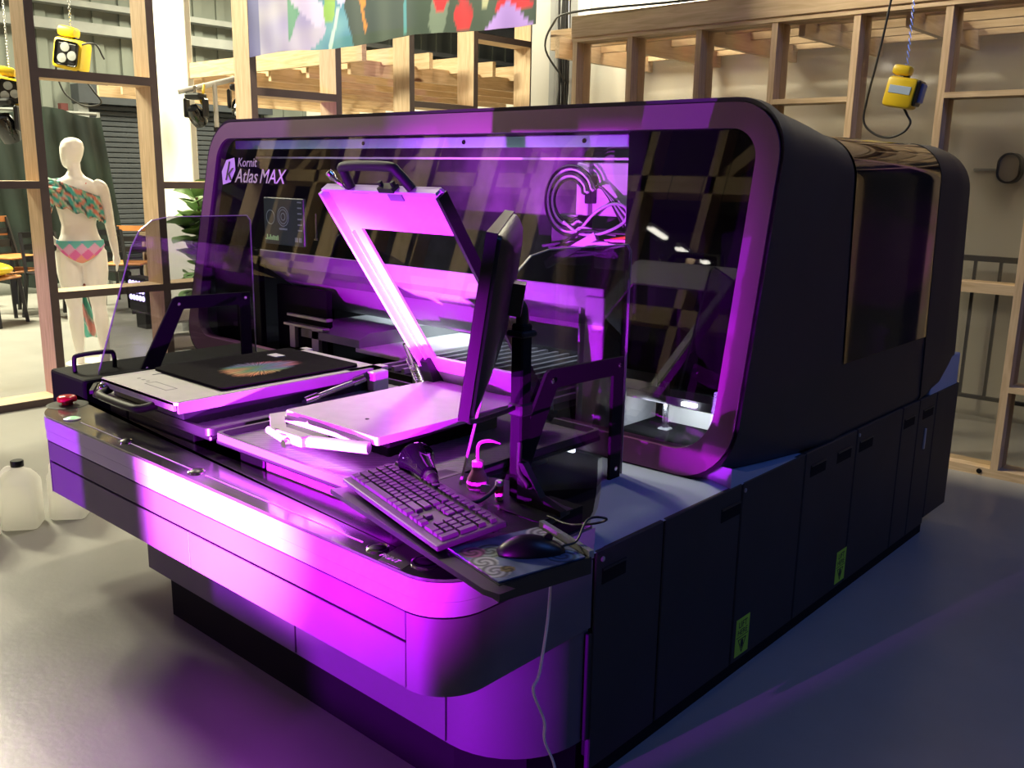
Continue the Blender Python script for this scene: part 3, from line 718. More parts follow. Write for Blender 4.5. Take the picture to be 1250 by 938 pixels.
# drawers: upper strip, lower strips, rounded right corner piece
bm = B(); box(bm, -3.17, -1.372, 1.203, 1.25, 0.577, 0.643, 0.0015, 1); obj('console_fascia', bm, M['drawer'], PR)
bm = B(); box(bm, -3.165, -2.267, 1.203, 1.25, 0.465, 0.571, 0.0015, 1); obj('console_drawer', bm, M['drawer'], PR)
bm = B(); box(bm, -2.264, -1.372, 1.203, 1.25, 0.465, 0.571, 0.0015, 1); obj('console_drawer', bm, M['drawer'], PR)
P = [(-1.368, 1.25), (-1.368, 1.203)] + [(x - .0, y) for x, y in console(0.003, 0, 0)][:-1] + [(XR - .003, 1.70), (XR - .03, 1.70), (XR - .03, 1.25)]
bm = B(); prism(bm, P, 'z', 0.464, 0.643); obj('console_corner', bm, M['drawer'], PR, smooth=35)
P = left_end(0.003) ; P = [(x, y) for x, y in P if x < -3.17] + [(-3.172, 1.203), (-3.172, 1.26), (-3.35, 1.42)]
bm = B(); prism(bm, P, 'z', 0.464, 0.643); obj('console_corner', bm, M['drawer'], PR, smooth=35)
# ledge top
L = left_end(0.002) + console(0.002, 0, 0)[:-1] + [(XR - .002, 1.69), (-1.363, 1.69), (-1.363, 1.376), (-3.383, 1.376)]
bm = B(); prism(bm, L, 'z', 0.726, 0.733); obj('ledge_top', bm, M['ledge'], PR, smooth=35, label='graphite glass ledge with buttons and a thin white line')
for x0, x1 in ((-1.46, -1.385),):
    bm = B(); prism(bm, [(x0, 1.206), (x1, 1.206), (x1 - .05, 1.374), (x0 - .05, 1.374)], 'z', 0.7331, 0.7336); obj('ledge_patch', bm, M['ledge2'], PR)
for x0, x1 in ((-3.0, -2.72), (-2.66, -2.31), (-2.23, -1.56)):
    bm = B(); box(bm, x0, x1, 1.2435, 1.2465, 0.7331, 0.7345); obj('ledge_line', bm, M['print_white'], PR)
def button(x, y, r, m, ringm, dome=0.004, name='button'):
    bm = B(); lathe(bm, [(r, 0), (r, .003), (r * .86, .005), (r * .82, .003)], (x, y, .733), 24); b_ = obj(name, bm, ringm, PR, smooth=40)
    bm = B(); lathe(bm, [(r * .8, 0), (r * .8, .003), (r * .5, .003 + dome), (0, .004 + dome)], (x, y, .733), 20); obj('button_cap', bm, m, b_, smooth=50)
bm = B(); lathe(bm, [(0.068, 0), (0.068, .001), (.062, .0015)], (-3.265, 1.315, .733), 28); stp = obj('stop_plate', bm, M['black'], PR)
bm = B(); lathe(bm, [(0.018, 0), (0.018, .012), (.032, .014), (.032, .026), (.026, .032), (0, .034)], (-3.265, 1.315, .733), 24); obj('stop_button', bm, M['red'], stp, smooth=45, label='red emergency stop button')
button(-3.06, 1.243, 0.027, M['green'], M['white'])
button(-2.69, 1.245, 0.022, M['black'], M['chrome']); button(-2.275, 1.243, 0.024, M['black'], M['chrome']); button(-1.508, 1.245, 0.026, M['black'], M['chrome'])
button(-1.375, 1.268, 0.034, M['black'], M['chrome'])
X3 = axes((-1.478, 1.222, 0.7338), (1, 0, 0), (0, 1, 0))
obj('ledge_word', text_bm('PRINT', 0.022, X3, 0.0003), M['print_white'], PR)
# pit behind the ledge and base block under the console
bm = B(); box(bm, -3.37, XR - .02, 1.36, 1.376, 0.50, 0.722); box(bm, -3.30, -1.36, 1.376, 2.50, 0.50, 0.54); obj('pit', bm, M['pit'], PR)
bm = B(); P = [(-3.02, 1.45)]
for k in range(11):
    t = -PI / 2 + PI / 2 * k / 10; P.append((-1.49 + .23 * math.cos(t), 1.68 + .23 * math.sin(t)))
P += [(-1.26, 1.70), (-3.02, 1.70)]
def clipx(P, a, b): return P
bm = B(); prism(bm, P, 'z', 0.155, 0.466); obj('base_block', bm, M['drawer'], PR, smooth=35)
for x0, x1 in ((-3.015, -2.135), (-2.125, -1.50)):
    bm = B(); box(bm, x0, x1, 1.444, 1.452, 0.16, 0.463, .001, 1); obj('base_panel', bm, M['drawer'], PR)
P2 = [(-2.92, 1.475), (-1.50, 1.475), (-1.33, 1.56), (-1.285, 1.70), (-2.92, 1.70)]
bm = B(); prism(bm, P2, 'z', 0.0, 0.155); obj('plinth', bm, M['blackmatte'], PR)
bm = B(); box(bm, -3.0, -1.285, 1.70, 1.82, 0.0, 0.60); obj('base_carcass', bm, M['blackmatte'], PR)
bm = B(); box(bm, XR - .012, XR + .004, 1.685, 1.70, 0.16, 0.452, .002, 1); obj('hinge_strip', bm, M['black'], PR)
# smoked side shields with black angled frames
def shield(x, fx):
    top, zb_, = 1.356, 0.60
    P = [(2.226, 0.64), (2.226, top - .02), (2.21, top), (1.86, top + .002), (1.79, top - .01), (1.735, top - .05), (1.70, top - .11), (1.54, 0.79), (1.50, 0.64)]
    bm = B(); prism(bm, P, 'x', x - .003, x + .003); s = obj('side_shield', bm, M['smoke'], PR, label='smoked acrylic side shield')
    bm = B()
    for a, b in zip(P[:-1], P[1:]): bar(bm, (x, a[0], a[1]), (x, b[0], b[1]), 0.007, 0.0025, (0, .3, 1))
    obj('shield_edge', bm, M['edge'], s)
    Q = [(1.61, 0.62), (1.85, 1.035), (1.866, 1.043), (2.20, 1.035), (2.20, 0.62), (2.150, 0.62), (2.150, 0.985), (1.895, 0.99), (1.89, 0.985), (1.70, 0.62)]
    bm = B(); prism(bm, Q, 'x', x + .004, x + .014); fr = obj('shield_frame', bm, M['blackmatte'], s)
    for y, z in ((1.872, 1.012), (2.176, 1.012), (2.176, 0.70), (1.72, 0.77)):
        bm = B(); lathe(bm, [(.007, 0), (.007, .003), (.003, .004)], (x + .014, y, z), 10, Matrix.Rotation(PI / 2, 3, 'Y')); obj('shield_screw', bm, M['steel'], s)
shield(-1.55, 0); shield(-3.50, 0)
bm = B(); box(bm, -3.74, -3.44, 1.45, 2.30, 0.35, 0.77, 0.012, 2); sb = obj('side_bin', bm, M['blackmatte'], PR, label='black bin with a loop handle left of the console')
bm = B(); tube(bm, smoothpath([(-3.6, 1.49, .76), (-3.6, 1.49, .82), (-3.6, 1.51, .835), (-3.6, 1.62, .835), (-3.6, 1.645, .82), (-3.6, 1.645, .76)], 4), 0.009, 8); obj('bin_handle', bm, M['rubber'], sb, smooth=60)

# ================================================================== THINGS ON THE PRINTER
def pallet(cx, name, label, open_):
    """printing pallet: patterned tub, carriage block, board, hinged lid with handle; lid closed or swung up"""
    T = thing(name, label, 'pallet', (cx, 1.75, 0.76), 'printing pallets of the garment printer')
    x0, x1 = cx - .40, cx + .375
    # tub with raised rim and dimpled mat
    tz = 0.775
    bm = B(); box(bm, x0, x1, 1.37, 2.20, tz - .012, tz + .006, .004, 1); tub = obj('tub', bm, M['black'], T)
    bm = B(); o_ = rrect(x0, x1, 1.365, 2.205, .025, 4); i_ = rrect(x0 + .012, x1 - .012, 1.377, 2.193, .02, 4)
    frame_ring(bm, o_, i_, lambda p: (p[0], p[1], tz + .026), lambda p: (p[0], p[1], tz + .004)); obj('tub_rim', bm, M['drawer'] if open_ else M['black'], tub, smooth=35)
    bm = B()
    nx, ny = 52, 56
    vv = [[bm.verts.new((x0 + .013 + (x1 - x0 - .026) * i / nx, 1.378 + .814 * j / ny, tz + .0075 + (.0016 if (i + j) % 2 else 0))) for j in range(ny + 1)] for i in range(nx + 1)]
    for i in range(nx):
        for j in range(ny): bm.faces.new((vv[i][j], vv[i + 1][j], vv[i + 1][j + 1], vv[i][j + 1]))
    mt = obj('dimpled_mat', bm, M['carbon'], tub)
    bm = B(); box(bm, cx - .17, x1 - .12, 1.385, 2.1, 0.69, tz - .012, .006, 2); obj('carriage_block', bm, M['white'] if open_ else M['black'], T)
    bm = B(); box(bm, cx - .30, cx - .18, 1.385, 2.1, 0.66, tz - .012, .004, 1); box(bm, cx - .05, cx + .05, 1.5, 2.0, .54, .70); obj('carriage_rail', bm, M['black'], T)
    # board the garment lies on
    bt = 0.874 if open_ else 0.850
    bm = B(); prism(bm, rrect(cx - .235, cx + .175, 1.50, 2.085, .008, 3), 'z', bt - .022, bt); obj('board', bm, M['alu'], T, smooth=35)
    bm = B(); prism(bm, rrect(cx - .175, cx + .10, 1.60, 2.04, .008, 3), 'z', 0.78, bt - .022); obj('board_support', bm, M['blackmatte'], T)
    z = .845
    def fb(name, pts, m, h=.012):
        bm = B(); prism(bm, [(px - 1.985 * 0 + 0 + (cx + 1.985), py) for px, py in pts], 'z', z - h / 2, z + h / 2); obj(name, bm, m, T)
    if open_:
        fb('front_arm', [(-2.275, 1.55), (-2.287, 1.49), (-2.16, 1.41), (-2.105, 1.425), (-2.225, 1.50), (-2.225, 1.55)], M['alu'])
        bm = B(); tube(bm, [(-2.235, 1.513, z), (-1.905, 1.517, z)], .012, 10); obj('front_rod', bm, M['white'], T, smooth=60)
        bm = B(); tube(bm, [(-2.02, 1.40, z), (-1.83, 1.487, z)], .016, 10); obj('lever_rod', bm, M['white'], T, smooth=60)
        bm = B(); tube(bm, [(-2.16, 1.405, z), (-2.05, 1.378, z)], .011, 10); obj('knob_rod', bm, M['white'], T, smooth=60)
        bm = B(); box(bm, -2.10, -1.985, 1.385, 1.425, z - .012, z + .016, .003, 1); cl = obj('clamp_block', bm, M['alu'], T)
        bm = B(); tube(bm, [(-2.04, 1.39, z - .008), (-2.04, 1.368, z - .008)], .011, 12); obj('clamp_screw', bm, M['chrome'], cl, smooth=40)
        bm = B(); lathe(bm, [(.006, 0), (.006, .001)], (-1.975, 1.60, .8742), 12); obj('board_mark', bm, M['ink'], T)
    # the lid
    H0 = Vector((0, 2.12, 0.855)) if open_ else Vector((0, 2.13, 0.862))
    if open_: U = Vector((0, -.567, .824)); N = Vector((0, -.824, -.567))
    else: U = Vector((0, -1, 0)); N = Vector((0, 0, -1))
    lx0, lx1, L = cx - .248, cx + .248, .795
    def P(x, u, t): return H0 + Vector((x, 0, 0)) + U * u + N * t
    def slab(bm, xa, xb, ua, ub, ta, tb):
        v = [bm.verts.new(P(x, u, t)) for t in (ta, tb) for (x, u) in ((xa, ua), (xb, ua), (xb, ub), (xa, ub))]
        for q in ((0, 1, 2, 3), (7, 6, 5, 4), (0, 4, 5, 1), (1, 5, 6, 2), (2, 6, 7, 3), (3, 7, 4, 0)): bm.faces.new([v[i] for i in q])
    lid = None
    bm = B()
    O = [(lx0, .0), (lx0 + .0, .12), (lx0, L - .012), (lx0 + .012, L), (lx1 - .012, L), (lx1, L - .012), (lx1, .12), (lx1, .0)]
    I = [(lx0 + .068, .135), (lx0 + .068, .30), (lx0 + .068, .60), (lx0 + .068, .648), (lx1 - .038, .648), (lx1 - .038, .60), (lx1 - .038, .30), (lx1 - .038, .135)]
    frame_ring(bm, O, I, lambda p: P(p[0], p[1], 0), lambda p: P(p[0], p[1], .008))
    lid = obj('lid', bm, M['white'] if open_ else M['alu'], T, label='white lid swung up on its hinge with a big window' if open_ else 'pale lid folded flat')
    bm = B(); slab(bm, lx0 - .001, lx0 + .012, .1, L - .01, -.001, .034); slab(bm, lx0 + .026, lx0 + .032, .13, .64, .008, .020); obj('lid_skirt', bm, M['white'] if open_ else M['alu'], lid)
    bm = B(); slab(bm, lx1 - .010, lx1 + .001, .04, L - .01, -.001, .034); obj('lid_skirt', bm, M['black'] if open_ else M['gantry'], lid)  # right skirts coloured darker to stand for their shaded side
    bm = B(); slab(bm, lx0 + .012, lx1 - .012, L - .008, L, -.001, .026); obj('lid_skirt', bm, M['white'] if open_ else M['alu'], lid)
    for xx in (lx0, lx1 - .045):
        bm = B(); prism(bm, [(0, 0), (0, 0), (0, 0)], 'x', 0, 0) if False else None
        v = [(xx, -.03, 0), (xx, .13, 0), (xx, .13, .03), (xx, .03, .05), (xx, -.03, .03)]
        bm = B(); a = [bm.verts.new(P(x, u, t)) for x, u, t in v]; b = [bm.verts.new(P(x + .045, u, t)) for x, u, t in v]; n = len(v)
        bm.faces.new(a); bm.faces.new(b[::-1])
        for k in range(n): bm.faces.new((a[k], a[(k + 1) % n], b[(k + 1) % n], b[k]))
        obj('hinge_arm', bm, M['black'] if open_ else M['alu'], lid)
    if open_:
        bm = B(); slab(bm, lx0 + .045, lx1 - .045, -.01, .02, 0, .03); obj('hinge_bar', bm, M['alu'], lid)
        pts = [P(-2.10, L, .012), P(-2.095, L + .045, .012), P(-2.075, L + .068, .012), P(-1.90, L + .068, .012), P(-1.872, L + .05, .012), P(-1.848, L, .012)]
        bm = B(); tube(bm, smoothpath(pts, 5), .0135, 10); obj('lid_handle', bm, M['rubber'], lid, smooth=60, label='black D-shaped handle')
        bm = B(); slab(bm, -1.965, -1.905, L - .002, L + .012, .004, .03); slab(bm, -1.965, -1.955, L + .01, L + .024, .01, .02); slab(bm, -1.915, -1.905, L + .01, L + .024, .01, .02); obj('latch', bm, M['black'], lid)
        bm = B(); slab(bm, -1.96, -1.905, L - .04, L - .02, .008, .012); obj('latch_plate', bm, M['galv'], lid)
        bm = B(); slab(bm, -2.11, -2.04, L - .02, L - .014, .008, .011); obj('latch_slot', bm, M['galv'], lid)
        bm = B(); tube(bm, smoothpath([P(-2.11, L - .005, .02), P(-2.125, L + .015, .02), P(-2.14, L + .03, .02), P(-2.15, L + .05, .02), P(-2.153, L + .056, .02)], 3), [.004] * 4 + [.006] * 3 + [.011] * 4 + [.012, .004], 10); obj('lid_knob', bm, M['chrome'], lid, smooth=60)
        # gas spring with coil and bead chain
        a_, b_ = P(-2.25, .20, .03), Vector((-2.275, 2.10, .80))
        bm = B(); tube(bm, [a_, a_.lerp(b_, .45)], .006, 8); sp = obj('gas_spring', bm, M['chrome'], T, smooth=60)
        coil = []
        d = (b_ - a_).normalized(); s1 = d.cross(Vector((1, 0, 0))).normalized(); s2 = d.cross(s1)
        for k in range(97):
            t = .40 + .55 * k / 96; coil.append(a_.lerp(b_, t) + (s1 * math.cos(k * .79) + s2 * math.sin(k * .79)) * .011)
        bm = B(); tube(bm, coil, .003, 5); obj('coil', bm, M['steel'], sp, smooth=60)
        bm = B(); box(bm, -2.30, -2.25, 2.08, 2.12, .785, .815, .004, 1); obj('spring_foot', bm, M['black'], sp)
        bm = B()
        for k in range(26):
            p = a_.lerp(b_, .3 + .7 * k / 25) + Vector((-.022, 0, .0)); bmesh.ops.create_icosphere(bm, subdivisions=1, radius=.0035, matrix=Matrix.Translation(p))
        tag(obj('bead_chain', bm, M['steel'], sp), kind='stuff')
    else:
        for x_ in (cx - .17, cx - .0):
            pass
        pts = [(cx - .03, 1.335, .835), (cx - .03, 1.28, .828), (cx - .02, 1.262, .828), (cx + .12, 1.262, .828), (cx + .135, 1.28, .828), (cx + .135, 1.335, .835)]
        pts = [(-2.985, 1.345, .832), (-2.965, 1.30, .826), (-2.90, 1.285, .826), (-2.72, 1.285, .826), (-2.69, 1.30, .826), (-2.68, 1.345, .832)]
        bm = B(); tube(bm, smoothpath(pts, 5), .013, 10); obj('lid_handle', bm, M['rubber'], lid, smooth=60, label='black D-shaped handle')
        bm = B(); lathe(bm, [(0, -.016), (.012, -.012), (.017, 0), (.012, .012), (0, .016)], (-3.0, 1.325, .838), 14); obj('lid_knob', bm, M['chrome'], lid, smooth=60)
        bm = B(); bar(bm, (-3.13, 1.36, .82), (-3.03, 1.30, .82), .012, .012); bar(bm, (-3.13, 1.36, .82), (-3.12, 1.45, .82), .012, .012); obj('side_handle', bm, M['black'], lid)
        for dx, dy in ((0, 0), (.03, 0), (.06, 0)):
            bm = B(); box(bm, cx - .16 + dx, cx - .15 + dx, 1.42, 1.43, .862, .8625); obj('lid_mark', bm, M['galv'], lid)
        bm = B(); o_ = [(-.07, 1.40), (.07, 1.40), (.07, 1.44), (-.07, 1.44)]; i_ = [(-.067, 1.403), (.067, 1.403), (.067, 1.437), (-.067, 1.437)]
        frame_ring(bm, [(cx + p, q) for p, q in o_], [(cx + p, q) for p, q in i_], lambda p: (p[0], p[1], .8626), lambda p: (p[0], p[1], .862)); obj('lid_mark', bm, M['galv'], lid)
        bm = B(); slab(bm, lx0 + .06, lx1 - .03, .13, .65, .002, .006); obj('lid_cover', bm, M['alu'], lid)
        bm = B(); tube(bm, [(lx1 + .02, 1.80, .80), (lx1 + .02, 2.02, .835)], .010, 10); sp = obj('gas_spring', bm, M['steel'], T, smooth=60)
        bm = B(); tube(bm, [(lx1 + .02, 1.78, .797), (lx1 + .02, 1.83, .805)], .015, 10); obj('spring_collar', bm, M['chrome'], sp, smooth=60)
        bm = B(); tube(bm, [(lx1 + .02, 1.98, .829), (lx1 + .02, 2.03, .837)], .015, 10); obj('spring_collar', bm, M['chrome'], sp, smooth=60)
        bm = B(); box(bm, lx1 - .0, lx1 + .04, 2.06, 2.13, .785, .856, .004, 1); obj('spring_foot', bm, M['alu'], sp)
        bm = B(); box(bm, lx0 + .02, lx1 - .02, 1.37, 2.12, .775, .829); obj('lid_tray', bm, M['pit'], T)
    return T
pallet(-2.79, 'printing_pallet', 'closed printing pallet at left with a black shirt laid on it', False)
pallet(-1.985, 'printing_pallet', 'open printing pallet with its white window lid swung up, violet lit', True)

# black shirt with a colourful print on the closed pallet
SH = thing('folded_shirt', 'black shirt with rainbow feather print on the closed pallet', 'shirt', (-2.81, 1.8, 0.863))
bm = B(); prism(bm, rrect(-3.035, -2.592, 1.52, 2.075, (.02, .02, .03, .02), 4), 'z', 0.8628, 0.871); obj('shirt_body', bm, M['tee'], SH, smooth=40)
rnd = random.Random(11)
bm = B(); c0 = Vector((-2.775, 1.775, .8725)); N_ = 200; rim = []
for k in range(N_):
    a = 2 * PI * k / N_; r = (1 + .10 * math.sin(a * 3 + 1)) * (1 + (.16 if k % 2 else -.10) + rnd.uniform(-.08, .08))
    e1 = Vector((-.14, .97, 0)).normalized(); e2 = Vector((.97, .14, 0))
    rim.append((e1 * math.cos(a) * .135 * r + e2 * math.sin(a) * .092 * r))
prev = None
for s in range(0, 9):
    f = s / 8
    ring = [bm.verts.new(c0 + p * f * (1 if s == 8 else 1 + .0)) for p in rim] if s else [bm.verts.new(c0)] * N_
    if prev:
        for k in range(N_):
            j = (k + 1) % N_
            q = [prev[k], prev[j], ring[j], ring[k]] if s > 1 else [prev[0], ring[j], ring[k]]
            bm.faces.new(q)
    prev = ring
me = mesh_of(bm, 'shirt_print')
def tee_print(co):
    p = co - c0; t = p.dot(Vector((-.5, .8, 0))) / .13 + .28 * math.sin(p.x * 60) ; u = math.atan2(p.y, p.x)
    st = .62 + .38 * math.sin(u * 34 + p.length * 60)
    cols = [(.75, .22, .08), (.62, .30, .10), (.12, .36, .12), (.10, .22, .40), (.26, .16, .40), (.60, .10, .14)]
    f = max(0, min(4.999, (t + 1) * 2.5)); i = int(f); g = f - i
    base = [cols[i][k] * (1 - g) + cols[i + 1][k] * g for k in range(3)]
    if rnd.random() < .12: st *= .25
    return tuple(c * st for c in base)
paint(me, tee_print); obj('shirt_print', me, M['paintm'], SH, label='feathery print from orange through green and blue to red')
bm = B(); box(bm, -2.955, -2.895, 1.925, 1.965, .871, .875, .001, 1); obj('neck_label', bm, M['white'], SH)

# --- tray over the right end of the console, with monitor mast
TR = thing('keyboard_tray', 'black tray on the console corner carrying keyboard, mouse pad and mast', 'tray', (-1.39, 1.40, 0.735))
Pt = [(-1.748, 1.299), (-1.10, 1.156), (-1.062, 1.160), (-1.058, 1.20), (-1.085, 1.195), (-1.045, 1.41), (-1.23, 1.478), (-1.25, 1.60), (-1.45, 1.66), (-1.66, 1.60), (-1.735, 1.33)]
bm = B(); prism(bm, Pt, 'z', 0.788, 0.800); obj('tray_plate', bm, M['black'], TR, smooth=20)
bm = B(); prism(bm, [(-1.285, 1.235), (-1.088, 1.186), (-1.043, 1.41), (-1.225, 1.47)], 'z', 0.766, 0.8015); obj('pad_box', bm, M['black'], TR)
bm = B(); bar(bm, (-1.045, 1.412, .806), (-1.226, 1.470, .806), .012, .016); obj('tray_lip', bm, M['galv'], TR, label='grey raised lip at the back of the mouse pad')
bm = B(); box(bm, -1.36, -1.26, 1.39, 1.66, .7345, .789); obj('tray_foot', bm, M['blackmatte'], TR)
bm = B(); box(bm, -1.408, -1.372, 1.562, 1.598, .80, 1.215, .004, 1); ps = obj('mast', bm, M['blackmatte'], TR)
bm = B(); box(bm, -1.412, -1.368, 1.558, 1.602, 1.0, 1.03, .004, 1); obj('mast_collar', bm, M['rubber'], ps)
bm = B(); box(bm, -1.416, -1.364, 1.554, 1.606, 1.185, 1.20, .004, 1); obj('mast_collar', bm, M['rubber'], ps)
for k in range(9):
    bm = B(); box(bm, -1.4095, -1.4075, 1.572, 1.588, .87 + k * .026, .888 + k * .026); obj('mast_slot', bm, M['white'], ps)
bm = B(); tube(bm, smoothpath([(-1.39, 1.58, 1.20), (-1.39, 1.58, 1.245), (-1.40, 1.57, 1.262), (-1.42, 1.565, 1.265), (-1.425, 1.56, 1.285), (-1.44, 1.55, 1.30)], 4), .015, 10); obj('mast_arm', bm, M['black'], ps, smooth=60)
bm = B(); prism(bm, [(-1.36, .80), (-1.36, .90), (-1.345, .90), (-1.29, .83), (-1.23, .812), (-1.23, .80)], 'y', 1.54, 1.56); box(bm, -1.36, -1.24, 1.48, 1.60, .80, .803); obj('mast_gusset', bm, M['black'], ps)
bm = B(); tube(bm, smoothpath([(-1.372, 1.56, .94), (-1.355, 1.54, .88), (-1.325, 1.53, .86), (-1.32, 1.53, .85)], 4), .006, 8); obj('mast_clip', bm, M['cable'], ps, smooth=60)
X4 = axes((-1.46, 1.462, .8004), (.47, -.13, 0), (.13, .47, 0))
obj('tray_word', text_bm('USB', .016, X4 @ Matrix.Translation((.075, .002, 0)), .0002), M['print_white'], TR)
for k in range(3):
    bm = B(); box(bm, -1.475 + .06 * k, -1.44 + .06 * k, 1.445 - .018 * k, 1.465 - .018 * k, .800, .808, .002, 1); obj('tray_socket', bm, M['rubber'], TR)

# mouse pad with a flower print
def floral(co):
    x, y = co.x * 1.0, co.y
    n = 0.5 + 0.5 * math.sin(x * 70 + 3 * math.sin(y * 45)) * math.cos(y * 60 + 2 * math.sin(x * 30))
    c = [.10 + .10 * n, .13 + .10 * n, .22 + .16 * n]
    for fx, fy, r, k in ((-1.205, 1.285, .034, (.34, .42, .36)), (-1.175, 1.235, .03, (.55, .55, .56)), (-1.225, 1.255, .026, (.5, .12, .32)), (-1.13, 1.22, .03, (.45, .45, .5)), (-1.145, 1.40, .03, (.55, .55, .5)), (-1.19, 1.43, .035, (.6, .6, .56)), (-1.085, 1.37, .035, (.10, .22, .42)), (-1.12, 1.245, .015, (.25, .18, .06))):
        d = math.hypot(x - fx, y - fy)
        if d < r:
            sw = .6 + .4 * math.sin(math.atan2(y - fy, x - fx) * 2 + d * 420)
            c = [q * sw for q in k]
    return c
bm = B(); nx, ny = 60, 60
A_, B_, C_, D_ = Vector((-1.278, 1.238, .802)), Vector((-1.094, 1.191, .802)), Vector((-1.05, 1.398, .802)), Vector((-1.222, 1.452, .802))
vv = [[bm.verts.new(A_.lerp(B_, i / nx).lerp(D_.lerp(C_, i / nx), j / ny)) for j in range(ny + 1)] for i in range(nx + 1)]
for i in range(nx):
    for j in range(ny): bm.faces.new((vv[i][j], vv[i + 1][j], vv[i + 1][j + 1], vv[i][j + 1]))
g = bmesh.ops.extrude_face_region(bm, geom=bm.faces[:])
for v in [e for e in g['geom'] if isinstance(e, bmesh.types.BMVert)]: v.co.z += .003
me = mesh_of(bm, 'mouse_pad'); paint(me, floral)
tag(obj('mouse_pad', me, M['paintm']), 'mouse pad with a pastel flower print under the black mouse', 'mouse pad')

# mouse
MO = thing('computer_mouse', 'black computer mouse lying on the flowered pad', 'mouse', (-1.14, 1.345, .805))
fw = Vector((.62, .785, 0)).normalized(); sd = Vector((fw.y, -fw.x, 0)); mc = Vector((-1.142, 1.338, .805))
bm = B(); rings = []
for k in range(13):
    t = k / 12; l = -.068 + .136 * t; wv = .034 * math.sin(PI * min(1, max(0, t * .92 + .04))) ** .45; hv = .042 * (math.sin(PI * (t * .9 + .05)) ** .7) * (1 - .25 * t)
    rings.append([mc + fw * l + sd * (wv * math.cos(a)) + Vector((0, 0, max(0, hv * math.sin(a)) + (.0 if math.sin(a) > 0 else .0))) for a in [2 * PI * j / 20 for j in range(20)]])
loft(bm, rings); obj('mouse_body', bm, M['black'], MO, smooth=70)
bm = B(); lathe(bm, [(.009, -.003), (.010, 0), (.009, .003)], mc + fw * .035 + Vector((0, 0, .030)), 14, Matrix.Rotation(math.atan2(sd.y, sd.x), 3, 'Z') @ Matrix.Rotation(PI / 2, 3, 'Y')); obj('scroll_wheel', bm, M['rubber'], MO, smooth=50)
pts = [mc + fw * .066 + Vector((0, 0, .010)), (-1.09, 1.42, .82), (-1.095, 1.455, .85), (-1.09, 1.48, .855), (-1.075, 1.50, .85), (-1.09, 1.50, .838), (-1.12, 1.48, .83), (-1.18, 1.50, .81), (-1.25, 1.52, .804)]
bm = B(); tube(bm, smoothpath(pts, 6), .0026, 6); obj('mouse_cable', bm, M['cable'], MO, smooth=60)

# keyboard with every key
KO = Vector((-1.742, 1.332, .803)); KA = Vector((.47, -.130, 0)).normalized(); KB0 = Vector((-KA.y, KA.x, 0)); KB = (KB0 * .165 + Vector((0, 0, .022))).normalized()
KL, KD = .490, .168
KN = KA.cross(KB)
KM = Matrix(((KA.x, KB.x, KN.x, KO.x), (KA.y, KB.y, KN.y, KO.y), (KA.z, KB.z, KN.z, KO.z), (0, 0, 0, 1)))
KT = bpy.data.objects.new('keyboard', None); COL.objects.link(KT); KT.matrix_world = KM; KT.empty_display_size = .1
tag(KT, 'black full size keyboard lying slanted on the tray, violet lit', 'keyboard')
def kobj(name, bm, m): 
    o = obj(name, bm, m); o.parent = KT; return o
bm = B(); box(bm, 0, KL, 0, KD, .004, .017, .004, 2); kobj('keyboard_case', bm, mat('keyboard_plastic', (.05, .048, .055), .45, noise=.06))
for x in (.03, KL - .06):
    bm = B(); box(bm, x, x + .03, KD - .02, KD - .008, -.014, .006); kobj('keyboard_foot', bm, M['rubber'])
uq = (KL - .022) / 22.9; kd = .0218
kmat = mat('key_plastic', (.065, .06, .07), .5, noise=.05)
cache = {}
def key(col, row, wd=1.0, hh=1.0):
    kk = (wd, hh)
    if kk not in cache:
        bm = B(); W, Dp = wd * uq, hh * kd; g = .0016
        a = [bm.verts.new(p) for p in ((g, g, 0), (W - g, g, 0), (W - g, Dp - g, 0), (g, Dp - g, 0))]
        i = .0034; b = [bm.verts.new(p) for p in ((i, i * .8, .0085), (W - i, i * .8, .0085), (W - i, Dp - i, .0085), (i, Dp - i, .0085))]
        bm.faces.new(b)
        for q in range(4): bm.faces.new((a[q], a[(q + 1) % 4], b[(q + 1) % 4], b[q]))
        me = mesh_of(bm, 'key'); me.materials.append(kmat); cache[kk] = me
    o = bpy.data.objects.new('key', cache[kk]); COL.objects.link(o); o.parent = KT
    o.location = (.011 + col * uq, .010 + row * kd, .0165)
for c_ in [0] + [2, 3, 4, 5] + [6.5, 7.5, 8.5, 9.5] + [11, 12, 13, 14]: key(c_, 5.75, 1, .85)
for c_ in range(13): key(c_, 4.4)
key(13, 4.4, 2); key(0, 3.4, 1.5)
for c_ in range(12): key(1.5 + c_, 3.4)
key(13.5, 3.4, 1.5); key(0, 2.4, 1.75)
for c_ in range(11): key(1.75 + c_, 2.4)
key(12.75, 2.4, 2.25); key(0, 1.4, 2.25)
for c_ in range(10): key(2.25 + c_, 1.4)
key(12.25, 1.4, 2.75)
for c_, wd in ((0, 1.25), (1.25, 1.25), (2.5, 1.25), (3.75, 6.25), (10, 1.25), (11.25, 1.25), (12.5, 1.25), (13.75, 1.25)): key(c_, .4, wd)
for c_ in (15.35, 16.35, 17.35):
    key(c_, 5.75, 1, .85); key(c_, 4.4); key(c_, 3.4); key(c_, .4)
key(16.35, 1.4)
for c_ in (18.8, 19.8, 20.8, 21.8): key(c_, 4.4); key(c_, 5.75, 1, .85)
for c_ in (18.8, 19.8, 20.8): key(c_, 3.4); key(c_, 2.4); key(c_, 1.4)
key(21.8, 2.4, 1, 2); key(18.8, .4, 2); key(20.8, .4); key(21.8, .4, 1, 2)

